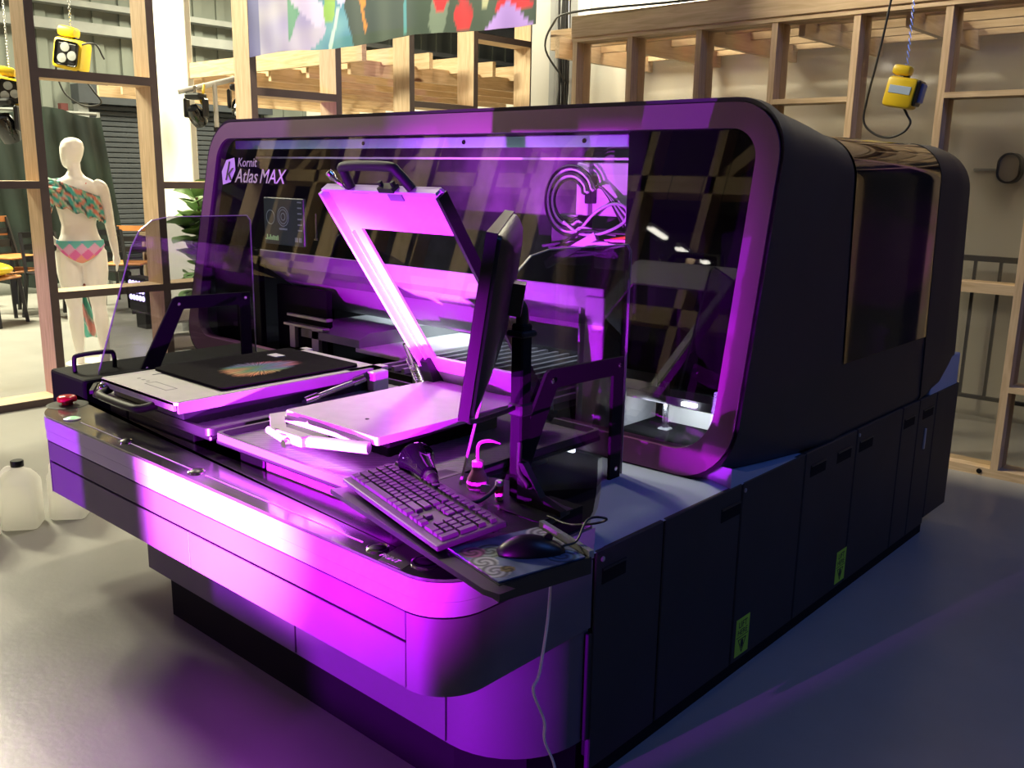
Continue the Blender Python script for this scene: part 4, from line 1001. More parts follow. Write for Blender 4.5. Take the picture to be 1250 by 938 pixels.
# monitor seen edge on
MN = thing('monitor', 'thin black monitor seen edge-on, fixed to the mast above the tray', 'monitor', (-1.40, 1.50, 1.07))
e1 = (Vector((-1.552, 1.698, 1.462)) - Vector((-1.245, 1.312, 1.440))).normalized(); up0 = Vector((.036, .042, .372)).normalized()
nrm = e1.cross(up0).normalized(); up = nrm.cross(e1).normalized()
if nrm.x > 0: nrm = -nrm
O_ = Vector((-1.282, 1.268, 1.065))
def MP(a, h, t): return O_ + e1 * a + up * h + nrm * t
def mslab(bm, a0, a1, h0, h1, t0, t1, ins=0):
    v = [bm.verts.new(MP(a, h, t0)) for a, h in ((a0, h0), (a1, h0), (a1, h1), (a0, h1))] + [bm.verts.new(MP(a, h, t1)) for a, h in ((a0 + ins, h0 + ins), (a1 - ins, h0 + ins), (a1 - ins, h1 - ins), (a0 + ins, h1 - ins))]
    for q in ((0, 1, 2, 3), (7, 6, 5, 4), (0, 4, 5, 1), (1, 5, 6, 2), (2, 6, 7, 3), (3, 7, 4, 0)): bm.faces.new([v[i] for i in q])
bm = B(); mslab(bm, 0, .50, 0, .38, 0, -.022); obj('monitor_bezel', bm, M['black'], MN)
bm = B(); mslab(bm, .006, .494, .006, .374, .0012, 0); obj('monitor_panel', bm, M['gloss'], MN)
bm = B()
rings = []
for t, ins, b_ in ((-.022, .004, 0), (-.030, .006, .0), (-.040, .02, .02), (-.052, .05, .05), (-.058, .10, .09)):
    rings.append([MP(a, h, t) for a, h in rrect(ins, .50 - ins, ins + b_, .378 - ins * .5, .012 + ins * .3, 4)])
loft(bm, rings); obj('monitor_back', bm, M['black'], MN, smooth=40)
bm = B(); bar(bm, MP(.24, .22, -.05), MP(.24, .22, -.085), .07, .07); obj('mount_plate', bm, M['black'], MN)
bm = B(); tube(bm, smoothpath([MP(.04, .01, -.02), (-1.335, 1.36, 1.035), (-1.38, 1.50, 1.02), (-1.392, 1.56, 1.02)], 5), .006, 6); obj('monitor_cable', bm, M['cable'], MN, smooth=60)

# handheld scanner: bell shape with cable
SCN = thing('handheld_scanner', 'black bell-shaped hand scanner with a cable behind the keyboard', 'scanner', (-1.58, 1.45, .802))
r0, r1 = Vector((-1.640, 1.478, .858)), Vector((-1.520, 1.425, .846))
ax = (r1 - r0).normalized(); q = Vector((0, 0, 1)).rotation_difference(ax).to_matrix()
bm = B(); lathe(bm, [(.034, -.004), (.046, 0), (.047, .006), (.040, .014), (.030, .045), (.025, .08), (.022, .10), (.012, .105)], r0, 24, q); obj('scanner_bell', bm, M['gloss'], SCN, smooth=45)
bm = B(); lathe(bm, [(.016, .10), (.017, .112), (.015, .118), (.016, .124), (.012, .13), (.008, .15)], r0, 16, q); obj('strain_relief', bm, M['rubber'], SCN, smooth=40)
bm = B(); tube(bm, smoothpath([r0 + ax * .145, (-1.485, 1.41, .84), (-1.44, 1.41, .825), (-1.40, 1.44, .818), (-1.395, 1.49, .83), (-1.42, 1.54, .835)], 6), .005, 7); obj('scanner_cable', bm, M['cable'], SCN, smooth=60)
bm = B(); box(bm, -1.60, -1.55, 1.43, 1.47, .800, .838, .006, 1); obj('scanner_rest', bm, M['rubber'], SCN)

# wash bottle
WBT = thing('wash_bottle', 'pink wash bottle with a bent spout behind the scanner', 'bottle', (-1.50, 1.60, .80))
bc = Vector((-1.505, 1.558, .80))
bm = B(); lathe(bm, [(.026, 0), (.028, .004), (.026, .022), (.015, .044), (.013, .048)], bc, 20); obj('bottle_body', bm, M['pink'], WBT, smooth=40)
bm = B(); lathe(bm, [(.0145, .046), (.0145, .066), (.010, .069)], bc, 18); obj('bottle_cap', bm, M['pink'], WBT, smooth=40)
bm = B(); tube(bm, smoothpath([bc + Vector((0, 0, .066)), bc + Vector((.0, 0, .10)), bc + Vector((.006, .005, .114)), bc + Vector((.022, .02, .118)), bc + Vector((.042, .035, .112))], 5), [.0042] * 16 + [.0035, .003, .0026, .002, .0015], 8); obj('bottle_spout', bm, M['pink'], WBT, smooth=60)

# memory stick with a tag standing in the tray socket
US = thing('memory_stick', 'small pale memory stick with a red band and hang tag', 'memory stick', (-1.40, 1.527, .80))
bm = B(); lathe(bm, [(.009, 0), (.010, .002), (.010, .045), (.008, .049)], (-1.405, 1.527, .80), 14); obj('stick_body', bm, M['white'], US, smooth=40)
bm = B(); lathe(bm, [(.0103, .018), (.0105, .019), (.0105, .036), (.0103, .037)], (-1.405, 1.527, .80), 14); obj('stick_band', bm, mat('red_pink_band', (.7, .12, .18), .5), US, smooth=40)
bm = B(); bar(bm, (-1.43, 1.506, .818), (-1.428, 1.504, .838), .022, .001, (.6, -.8, 0)); obj('hang_tag', bm, M['white'], US)

# white cable hanging from the tray to the floor
bm = B(); pts = [(-1.12, 1.377, .766), (-1.12, 1.377, .732), (-1.12, 1.37, .647), (-1.12, 1.348, .54), (-1.12, 1.33, .507), (-1.12, 1.368, .422), (-1.12, 1.372, .371), (-1.12, 1.41, .285), (-1.13, 1.44, .15), (-1.15, 1.46, .03), (-1.10, 1.52, .006), (-1.02, 1.62, .004)]
tube(bm, smoothpath(pts, 6), .0032, 6); tag(obj('hanging_cable', bm, M['cablew'], smooth=60), 'thin pale cable hanging from the tray down to the floor', 'cable')

# ================================================================== THINGS IN THE ROOM
# lamps that light the scene (out of frame), as fixtures
def hall_lamp(loc, sx, sy, label, m='lamp'):
    T = thing('hall_lamp', label, 'lamp', loc)
    x, y, z = loc
    bm = B(); box(bm, x - sx / 2 - .1, x + sx / 2 + .1, y - sy / 2 - .1, y + sy / 2 + .1, z + .06, z + .16); obj('lamp_housing', bm, M['galv'], T)
    for dx in (-sx * .4, sx * .4):
        bm = B(); tube(bm, [(x + dx, y, z + .16), (x + dx, y, 6.6)], .008, 6); obj('lamp_cord', bm, M['cable'], T)
hall_lamp((-10.5, 2.0, 5.2), .7, 2.6, 'long hall lamp housing above the left hall, out of frame')
hall_lamp((-4.2, 3.0, 4.35), .5, .5, 'square housing of an added fill lamp high above the printer hood, out of frame')  # unseen housing for the added back wall fill
hall_lamp((-10.5, 8.0, 5.2), 2.0, 4.0, 'second hall lamp housing further back, out of frame')
# LED uplights in front of the machine, with added flags that trim the beams
def uplight(x, y, z, dv, label):
    UL = thing('led_uplight', label, 'uplight', (x, y, 0)); dv = Vector(dv).normalized()
    bm = B(); lathe(bm, [(.14, 0), (.15, .01), (.15, .02), (.02, .03)], (x, y - .12, 0), 24); obj('uplight_foot', bm, M['black'], UL)
    for sx in (-.115, .115):
        bm = B(); bar(bm, (x + sx, y - .12, .02), (x + sx, y - .10, z), .02, .05); obj('uplight_yoke', bm, M['black'], UL)
    bm = B(); lathe(bm, [(.02, -.16), (.07, -.15), (.10, -.10), (.10, -.035), (.085, -.035), (.06, -.10), (0, -.10)], (x, y, z), 24, Vector((0, 0, 1)).rotation_difference(dv).to_matrix()); obj('uplight_can', bm, M['black'], UL, smooth=40)
uplight(-1.75, -1.0, .28, (-.12, 1, .16), 'left black LED uplight on the floor before the printer, out of frame')
UL = thing('added_spotlight', 'added black LED spotlight on a stand behind the left uplight, out of frame', 'spotlight', (-1.75, -1.45, 0))  # unseen fixture made up to carry the extra spot
bm = B(); lathe(bm, [(.13, 0), (.13, .012), (.02, .02)], (-1.75, -1.45, 0), 24); obj('spotlight_foot', bm, M['black'], UL)
bm = B(); tube(bm, [(-1.75, -1.45, .01), (-1.75, -1.45, .84), (-1.75, -1.05, .85)], .014, 8); obj('spotlight_pole', bm, M['black'], UL)
bm = B(); lathe(bm, [(.015, -.16), (.05, -.15), (.07, -.10), (.07, -.035), (.06, -.035), (.045, -.10), (0, -.10)], (-1.75, -.90, .85), 24, Vector((0, 0, 1)).rotation_difference(Vector((.14, 1, .05)).normalized()).to_matrix()); obj('spotlight_can', bm, M['black'], UL, smooth=40)
UL = thing('added_fill_panel', 'added square LED fill panel on a stand left of the photographer, out of frame', 'panel light', (-3.4, -1.8, 0))  # unseen fixture made up around the violet fill
bm = B(); box(bm, -3.58, -3.22, -1.86, -1.78, 1.12, 1.48, .01, 1); obj('panel_housing', bm, M['black'], UL)
bm = B(); tube(bm, [(-3.4, -1.82, 0), (-3.4, -1.82, 1.12)], .014, 8); obj('panel_pole', bm, M['black'], UL)
uplight(-7.50, .30, .25, (.43, .9, .18), 'third black LED uplight in the hall lighting the left studs, out of frame')
uplight(-.95, -.90, .72, (-.43, 1, .12), 'right black LED uplight on the floor before the printer, out of frame')
FS = thing('beam_shutter', 'added low stepped black board on feet before the left uplight, out of frame', 'board', (-1.75, -.70, 0))  # unseen board added to keep violet light off floor and base
bm = B(); prism(bm, [(-2.45, .01), (-1.15, .01), (-1.15, .248), (-1.79, .248), (-1.79, .272), (-2.45, .272)], 'y', -.705, -.695); obj('shutter_board', bm, M['blackmatte'], FS)
for x in (-2.3, -1.3):
    bm = B(); box(bm, x - .02, x + .02, -.80, -.60, 0, .02); obj('board_foot', bm, M['black'], FS)
FS = thing('side_flag', 'added black flag on a stand trimming the left uplight beam at its right, out of frame', 'stand', (-1.1, -.30, 0))  # unseen flag added to stop violet spill on the right floor
bm = B(); box(bm, -1.612, -1.1, -.305, -.298, .02, .62); obj('flag_panel', bm, M['blackmatte'], FS)
bm = B(); tube(bm, [(-1.11, -.29, 0), (-1.11, -.29, .62)], .01, 8); obj('flag_pole', bm, M['black'], FS)
bm = B(); lathe(bm, [(.12, 0), (.12, .012), (.02, .02)], (-1.11, -.29, 0), 20); obj('flag_foot', bm, M['black'], FS)
FS = thing('top_flag', 'added black flag on a stand over the right uplight beam, out of frame', 'stand', (-.55, -.25, 0))  # unseen flag added to keep the right beam off the back wall
bm = B(); box(bm, -1.75, -.55, -.255, -.245, .905, 1.25); obj('flag_panel', bm, M['blackmatte'], FS)
bm = B(); tube(bm, [(-.56, -.24, 0), (-.56, -.24, 1.25)], .01, 8); obj('flag_pole', bm, M['black'], FS)
bm = B(); lathe(bm, [(.14, 0), (.14, .012), (.02, .02)], (-.56, -.24, 0), 20); obj('flag_foot', bm, M['black'], FS)
FS = thing('flag_stand', 'added black flag on a stand trimming the left uplight beam, out of frame', 'stand', (-2.08, -.30, 0))  # unseen flag added to cast the dark gap on the console front
bm = B(); tube(bm, [(-2.08, -.29, .0), (-2.08, -.29, .70)], .01, 8); obj('flag_pole', bm, M['black'], FS)
bm = B(); lathe(bm, [(.12, 0), (.12, .012), (.02, .02)], (-2.08, -.29, 0), 20); obj('flag_foot', bm, M['black'], FS)
bm = B(); box(bm, -2.122, -1.99, -.305, -.298, .02, .70); obj('flag_panel', bm, M['blackmatte'], FS)
# second, violet uplight standing by the left stud wall in the hall
LU = thing('led_floor_light', 'square LED floor light glowing violet behind left stud wall', 'floor light', (-8.75, 4.33, 0))
bm = B(); box(bm, -8.93, -8.58, 4.28, 4.42, .16, .50, .01, 1); lb = obj('light_housing', bm, M['black'], LU)
bm = B(); box(bm, -8.85, -8.66, 4.30, 4.40, 0, .16); obj('light_bracket', bm, M['black'], LU)
for i in range(5):
    for j in range(3):
        bm = B(); lathe(bm, [(.028, 0), (.024, .008), (0, .012)], (-8.885 + i * .062, 4.28, .30 + j * .07), 8, Matrix.Rotation(PI / 2, 3, 'X')); obj('light_lens', bm, M['ledlens'], lb)
# mannequin -----------------------------------------------------------------
MQ = thing('mannequin', 'white egg-headed mannequin seen from behind, in ruffled top and patchwork bikini briefs', 'mannequin', (-7.38, 3.18, 0))
FY = Vector((-.92, .39, 0)).normalized(); FX = Vector((-FY.y, FY.x, 0)) * -1
def mq(x, y, z): return Vector((-7.38, 3.18, 0)) + FX * x + FY * y + Vector((0, 0, z))
def limb(bm, pts, rad, n=14, flat=None):
    P = smoothpath(pts, 4); R = []
    m = len(pts)
    for i in range(len(P)):
        t = i / 4; a = min(int(t), m - 2); f = t - a; R.append(rad[a] * (1 - f) + rad[a + 1] * f)
    tube(bm, P, R, n)
def ering(z, rx, ry, cx=0, cy=0, n=24, tilt=0): return [mq(cx + rx * math.cos(2 * PI * k / n), cy + ry * math.sin(2 * PI * k / n), z + tilt * math.cos(2 * PI * k / n)) for k in range(n)]
bm = B()
# torso
loft(bm, [ering(.80, .10, .07), ering(.84, .155, .105, 0, -.01), ering(.90, .172, .118, 0, -.015), ering(.96, .165, .112, 0, -.01), ering(1.03, .135, .092), ering(1.10, .122, .085), ering(1.18, .138, .095), ering(1.26, .155, .105, 0, .005), ering(1.34, .165, .10), ering(1.40, .165, .085, 0, -.005), ering(1.44, .125, .07, 0, -.005), ering(1.47, .07, .055), ering(1.50, .052, .05)])
loft(bm, [ering(1.44, .056, .054), ering(1.53, .046, .048, 0, .005), ering(1.57, .05, .05, -.004, .01)])
# egg head, face turned away to the left
loft(bm, [ering(1.525, .03, .035, -.03, .05), ering(1.545, .052, .06, -.026, .04), ering(1.58, .070, .085, -.018, .03), ering(1.63, .082, .10, -.01, .018), ering(1.68, .086, .104, -.004, .010), ering(1.72, .076, .09, 0, .006), ering(1.745, .05, .06, 0, .004), ering(1.755, .015, .02, 0, .004)])
# legs
limb(bm, [mq(-.085, -.005, .90), mq(-.09, .0, .74), mq(-.085, .005, .60), mq(-.080, .01, .47), mq(-.078, -.012, .36), mq(-.072, .0, .20), mq(-.07, .01, .09), mq(-.07, .02, .03)], [.10, .094, .076, .056, .058, .046, .034, .036])
limb(bm, [mq(.085, -.005, .90), mq(.092, .0, .74), mq(.092, .01, .60), mq(.095, .02, .47), mq(.105, -.004, .36), mq(.112, .01, .20), mq(.115, .02, .09), mq(.115, .03, .03)], [.10, .094, .076, .056, .058, .046, .034, .036])
for fx in (-.07, .115): limb(bm, [mq(fx, -.02, .035), mq(fx - .01, .06, .03), mq(fx - .015, .14, .022), mq(fx - .02, .18, .016)], [.032, .034, .034, .018])
# right arm hangs, left arm bent with hand at hip
limb(bm, [mq(.13, 0, 1.405), mq(.175, 0, 1.38), mq(.20, 0, 1.28), mq(.215, -.005, 1.15), mq(.225, .01, 1.07), mq(.24, .02, .95), mq(.25, .03, .87)], [.05, .056, .045, .040, .036, .032, .024])
limb(bm, [mq(-.13, 0, 1.405), mq(-.175, 0, 1.38), mq(-.215, .01, 1.28), mq(-.245, -.0, 1.17), mq(-.25, .02, 1.11), mq(-.225, .04, 1.03), mq(-.185, .035, .975)], [.05, .056, .045, .040, .036, .031, .024])
# hands with fingers
def hand(w, d, side, curl):
    d = d.normalized(); s = side.normalized(); nn = d.cross(s)
    limb(bm, [w, w + d * .04, w + d * .075], [.022, .030, .028], 10)
    for k, L in enumerate((.058, .068, .064, .050)):
        o = w + d * .075 + s * (-.024 + .016 * k)
        limb(bm, [o - d * .01, o + d * L * .5 + nn * curl * .3, o + d * L + nn * curl], [.010, .009, .006], 8)
    o = w + d * .025 - s * .022; limb(bm, [o, o - s * .022 + d * .02, o - s * .03 + d * .05], [.011, .010, .007], 8)
hand(mq(.25, .03, .87), Vector((0, 0, -1)) + FX * .05, FY * -1, .012)
hand(mq(-.185, .035, .975), FX * .8 + FY * .2 + Vector((0, 0, -.45)), Vector((0, 0, 1)), -.02)
b_ = obj('body', bm, M['skinw'], MQ)
md = b_.modifiers.new('join', 'REMESH'); md.mode = 'VOXEL'; md.voxel_size = .0085; md.use_smooth_shade = True
md = b_.modifiers.new('soften', 'SMOOTH'); md.factor = .5; md.iterations = 3
# clothing: briefs, ruffled one-shoulder top, straps, printed wrap hanging between the legs
def shellmesh(name, f, nu, nv, col, th=.004):
    bm = B(); vv = [[bm.verts.new(f(i / nu, j / nv)) for j in range(nv + 1)] for i in range(nu + 1)]
    for i in range(nu):
        for j in range(nv): bm.faces.new((vv[i][j], vv[i + 1][j], vv[i + 1][j + 1], vv[i][j + 1]))
    bmesh.ops.remove_doubles(bm, verts=bm.verts, dist=1e-5)
    me = mesh_of(bm, name); paint(me, col); o = obj(name, me, M['paintm'], MQ, smooth=80)
    m_ = o.modifiers.new('cloth', 'SOLIDIFY'); m_.thickness = th; m_.offset = 1
    return o
def loc(co): 
    v = co - Vector((-7.38, 3.18, 0)); return v.dot(FX), v.dot(FY), v.z
def patch(co):
    x, y, z = loc(co); a = (x + (z - .88) * .9) * 11; b2 = (x * .9 - (z - .88)) * 13
    c = [(.70, .14, .42), (.10, .42, .62), (.55, .62, .12), (.72, .38, .62), (.10, .24, .55), (.75, .30, .24), (.14, .50, .50), (.62, .20, .55)]
    return c[(int(math.floor(a)) * 3 + int(math.floor(b2)) * 5) % 8]
def briefs(u, v):
    a = 2 * PI * u; s = abs(math.cos(a))                       # high leg line: low in the middle, high at the sides
    zt = .985; zb_ = .815 + .13 * s ** 1.6
    z = zt + (zb_ - zt) * v
    t = (z - .80) / .185; rx = .166 + .012 * math.sin(PI * min(1, max(0, t))) ; ry = .110 + .016 * math.sin(PI * min(1, max(0, t)))
    k = 1.0 if z > .86 else 1 - (.86 - z) * 2.2
    return mq(rx * k * math.cos(a), -.012 + ry * (1.02) * math.sin(a) * (1 if z > .84 else 1 - (.84 - z) * 4), z)
shellmesh('bikini_briefs', briefs, 120, 40, patch)
def ruff(co):
    x, y, z = loc(co); n = math.sin(x * 55 + 4 * math.sin(z * 38)) + math.sin(z * 62 + 3 * math.sin(x * 41 + 1))
    n2 = math.sin(x * 90 + z * 70)
    c = (.06, .42, .40) if n > .55 else (.70, .24, .18) if n < -.75 else (.05, .10, .10) if n2 > .45 else (.25, .52, .34) if n2 < -.5 else (.58, .60, .56)
    return c
def top(u, v):
    a = 2 * PI * u; cx = math.cos(a)
    zc = 1.30 + (-cx) * .075                                   # band runs from the left shoulder down to the right ribs
    z = zc + .085 - .19 * v
    fl = 1 + .10 * v * (1 + .8 * math.sin(a * 13)) + .02
    return mq(.172 * fl * cx * (1.12 if cx < 0 else 1), .110 * fl * math.sin(a), z + .012 * math.sin(a * 13 + 1) * v)
shellmesh('ruffled_top', top, 120, 10, ruff, .003)
def shoulder(u, v):
    a = PI * (.12 + .95 * u); r = .078 + .02 * v * math.sin(a * 9) + .03 * v
    return mq(-.165 + (v - .5) * .13, r * math.cos(a) * 1.0, 1.375 + r * math.sin(a) * .75 - .02 * v)
shellmesh('shoulder_ruffle', shoulder, 50, 10, ruff, .003)
for pts in ([mq(-.02, -.095, 1.27), mq(.03, -.088, 1.34), mq(.075, -.07, 1.42)], [mq(-.02, -.095, 1.27), mq(-.05, -.088, 1.35), mq(-.09, -.075, 1.42)]):
    bm = B(); tube(bm, smoothpath(pts, 5), .005, 6); obj('strap', bm, mat('coral_strap', (.75, .25, .22), .6), MQ)
def wrapc(co):
    x, y, z = loc(co); n = math.sin(z * 22 + 2 * math.sin(x * 40)) ; n2 = math.sin(z * 50 + x * 60)
    return (.62, .26, .24) if n > .35 else (.12, .45, .38) if n < -.3 else (.55, .56, .50) if n2 > 0 else (.16, .36, .38)
def wrap(u, v):
    z = .90 - .70 * v; x = (-.02 + .10 * (u - .5) * (.35 + .9 * v)) + .012 * math.sin(v * 9) + .02 * v
    return mq(x, .10 + .02 * math.sin(u * 12) + .015 * math.sin(v * 14), z)
shellmesh('printed_wrap', wrap, 16, 40, wrapc, .003)
def sidew(u, v):
    z = 1.25 - .42 * v; return mq(-.19 - .05 * math.sin(v * 3) + .05 * (u - .5), .09 + .02 * math.sin(u * 9 + v * 5), z)
shellmesh('hanging_ruffle', sidew, 10, 24, ruff, .003)
bm = B(); lathe(bm, [(.19, 0), (.20, .004), (.20, .008), (.18, .011)], mq(.02, .05, 0), 36); obj('base_plate', bm, M['white'], MQ)

# yellow chain hoists -----------------------------------------------------------
def hoist(name, c, s, yaw, label, ztop, cablepts=None, discs=True):
    T = thing(name, label, 'hoist', c)
    c = Vector(c); R_ = Matrix.Rotation(yaw, 3, 'Z') @ Matrix.Rotation(.18, 3, 'Y')
    def h(x, y, z): return c + R_ @ Vector((x * s, y * s, z * s))
    def hb(bm, x0, x1, y0, y1, z0, z1, bev): 
        mx = Matrix.Translation(c) @ R_.to_4x4() @ Matrix.Scale(s, 4); box(bm, x0, x1, y0, y1, z0, z1, bev, 2, mx)
    bm = B(); hb(bm, -.5, .5, -.42, .42, -.55, .45, .13); bd = obj('hoist_body', bm, M['yellow'], T, smooth=40)
    bm = B(); hb(bm, -.48, .12, -.3, .3, .50, .84, .12); obj('hoist_hook_block', bm, M['yellow'], T, smooth=40)
    bm = B(); hb(bm, -.1, .1, -.1, .1, .42, .55, .03); obj('hoist_neck', bm, M['black'], T)
    if discs:
        bm = B(); hb(bm, -.38, .38, -.46, -.41, -.45, .36, .1); obj('hoist_cover', bm, M['black'], bd)
        for dx, dz in ((-.05, .15), (.2, -.1), (-.12, -.22)):
            bm = B(); lathe(bm, [(.16 * s, 0), (.15 * s, .04 * s), (0, .05 * s)], h(dx, -.46, dz), 16, R_ @ Matrix.Rotation(PI / 2, 3, 'X')); obj('hoist_disc', bm, M['galv'], bd, smooth=40)
    else:
        bm = B(); hb(bm, .46, .60, -.34, .34, -.42, .42, .05); obj('hoist_cover', bm, M['black'], bd)
        bm = B(); hb(bm, .58, .70, -.25, .25, -.30, .34, .05); obj('hoist_motor', bm, mat('blue_grey_motor', (.16, .22, .40), .4), bd)
        bm = B(); hb(bm, -.36, .36, -.435, -.41, -.10, .16, .01); obj('hoist_plate', bm, mat('pale_plate', (.42, .52, .66), .4), bd)
    bm = B(); z = c.z + .8 * s; k = 0                       # chain of links
    top_ = c + Vector((.05 * s, 0, 0))
    while z < ztop:
        ring = [(.010 * math.cos(t), .016 * math.sin(t)) for t in [2 * PI * j / 8 for j in range(8)]]
        pts = [Vector((top_.x + (p if k % 2 else 0) * s / .25, top_.y + (0 if k % 2 else p) * s / .25, z + q * s / .25)) for p, q in ring]
        tube(bm, pts, .0028 * s / .25, 4, closed=True); z += .026 * s / .25; k += 1
    tag(obj('chain', bm, M['steel'], T), kind='stuff')
    if cablepts:
        bm = B(); tube(bm, smoothpath(cablepts, 8), .006 if not discs else .009, 8); obj('hoist_cable', bm, M['cable'], T, smooth=60)
    return T
hoist('chain_hoist', (-1.855, 5.0, 1.985), .148, .1, 'yellow chain hoist hanging in front of the back stud wall', 4.0,
      [(-1.845, 5.0, 1.91), (-1.82, 5.0, 1.87), (-1.80, 5.0, 1.83), (-1.83, 5.0, 1.785), (-1.90, 5.0, 1.76), (-1.98, 5.0, 1.78), (-2.04, 5.0, 1.84), (-2.035, 5.0, 1.95), (-2.0, 5.0, 2.15), (-1.965, 5.0, 2.40), (-1.94, 5.0, 2.7), (-1.94, 5.0, 4.0)], False)
hoist('chain_hoist', (-10.07, 4.42, 2.66), .30, .75, 'yellow chain hoist above the mannequin in the hall', 4.6,
      [(-9.95, 4.4, 2.5), (-9.85, 4.5, 2.3), (-9.9, 4.6, 2.18), (-10.1, 4.5, 2.16), (-10.2, 4.35, 2.3), (-10.15, 4.3, 2.6), (-9.8, 4.5, 2.75), (-9.75, 4.6, 2.6)], True)
hoist('chain_hoist', (-9.36, 3.52, 2.20), .24, 1.1, 'yellow chain hoist beside the black moving light at the left edge', 4.6, None, True)
# chain's black moving light at the left edge
def moving_light(name, c, s, yaw, label, grp, tilt=.5):
    T = thing(name, label, 'stage light', c, grp); c = Vector(c); R_ = Matrix.Rotation(yaw, 3, 'Z')
    def mx(): return Matrix.Translation(c) @ R_.to_4x4() @ Matrix.Scale(s, 4)
    bm = B(); box(bm, -.35, .35, -.3, .3, .45, .7, .08, 2, mx()); obj('light_base', bm, M['black'], T)
    for sx in (-.42, .42):
        bm = B(); box(bm, sx - .07, sx + .07, -.18, .18, -.25, .5, .05, 1, mx()); obj('light_yoke', bm, M['black'], T)
    q = R_ @ Matrix.Rotation(PI + tilt, 3, 'X')
    bm = B(); lathe(bm, [(0, -.4 * s), (.22 * s, -.38 * s), (.32 * s, -.15 * s), (.33 * s, .2 * s), (.28 * s, .42 * s), (.24 * s, .42 * s), (0, .36 * s)], c + Vector((0, 0, -.15 * s)), 18, q); hd = obj('light_head', bm, M['gloss'], T, smooth=40)
    bm = B(); lathe(bm, [(.22 * s, .40 * s), (.12 * s, .44 * s), (0, .45 * s)], c + Vector((0, 0, -.15 * s)), 16, q); obj('light_lens', bm, M['steel'], hd, smooth=40)
    bm = B(); box(bm, -.06, .06, -.06, .06, .7, .98, .01, 1, mx()); obj('light_clamp', bm, M['steel'], T)
    return T
moving_light('stage_light', (-9.34, 3.45, 1.92), .30, .6, 'black moving stage light under the left-edge hoist', None)
# pipe with moving lights seen over the hood's left end
PP = thing('lighting_pipe', 'pale aluminium lighting pipe on a stand seen past the white hall column', 'pipe', (-7.74, 4.58, 0))
bm = B(); tube(bm, [(-7.90, 4.36, 2.19), (-7.55, 4.93, 2.37)], .024, 10); obj('cross_pipe', bm, M['alu'], PP, smooth=60)
bm = B(); tube(bm, [(-7.73, 4.62, 0.02), (-7.73, 4.62, 2.27)], .020, 10); obj('stand_pole', bm, M['alu'], PP, smooth=60)
bm = B(); tube(bm, [(-7.73, 4.62, 1.86), (-7.73, 4.62, 1.90)], .027, 10); obj('pole_collar', bm, M['black'], PP, smooth=60)
bm = B(); lathe(bm, [(.2, 0), (.2, .02), (.03, .03)], (-7.73, 4.62, 0), 24); obj('stand_foot', bm, M['black'], PP)
moving_light('stage_light', (-7.80, 4.47, 2.03), .22, .5, 'left black stage light clamped under the pale pipe', None, .8)
moving_light('stage_light', (-7.62, 4.80, 2.12), .22, .8, 'right black stage light clamped under the pale pipe, near the stud', None, -.7)
bm = B(); tube(bm, smoothpath([(-7.77, 4.54, 2.26), (-7.76, 4.52, 2.18), (-7.80, 4.52, 2.12), (-7.76, 4.56, 2.05)], 5), .012, 8); tag(obj('safety_sling', bm, M['yellow']), 'yellow safety sling looped over the pale lighting pipe', 'sling')

# green backdrop cloth on a frame behind the mannequin
def jungle(co):
    n = math.sin(co.y * 5 + 3 * math.sin(co.z * 4)) + math.sin(co.z * 9 + 2 * math.sin(co.y * 7))
    k = .5 + .25 * n
    return (.006 + .008 * k, .011 + .016 * k, .010 + .010 * k)
BD = thing('backdrop', 'dark green jungle cloth backdrop behind the mannequin', 'backdrop', (-12.0, 5.1, 0))
bm = B(); ny, nz = 70, 40
vv = [[bm.verts.new((-12.0 + .03 * math.sin(i * .9), 3.0 + 2.55 * i / ny + .25 * (1 - j / nz), .12 + 2.06 * j / nz - .05 * math.sin(i * .21))) for j in range(nz + 1)] for i in range(ny + 1)]
for i in range(ny):
    for j in range(nz): bm.faces.new((vv[i][j], vv[i + 1][j], vv[i + 1][j + 1], vv[i][j + 1]))
g = bmesh.ops.extrude_face_region(bm, geom=bm.faces[:])
for v in [e for e in g['geom'] if isinstance(e, bmesh.types.BMVert)]: v.co.x -= .012
me = mesh_of(bm, 'backdrop_cloth'); paint(me, jungle); obj('backdrop_cloth', me, M['paintm'], BD, smooth=60)
for y in (3.1, 5.55):
    bm = B(); tube(bm, [(-12.06, y, 0), (-12.06, y, 2.2)], .025, 8); obj('backdrop_pole', bm, M['galv'], BD)
bm = B(); tube(bm, [(-12.06, 3.1, 2.18), (-12.06, 5.55, 2.18)], .02, 8); obj('backdrop_rail', bm, M['galv'], BD)

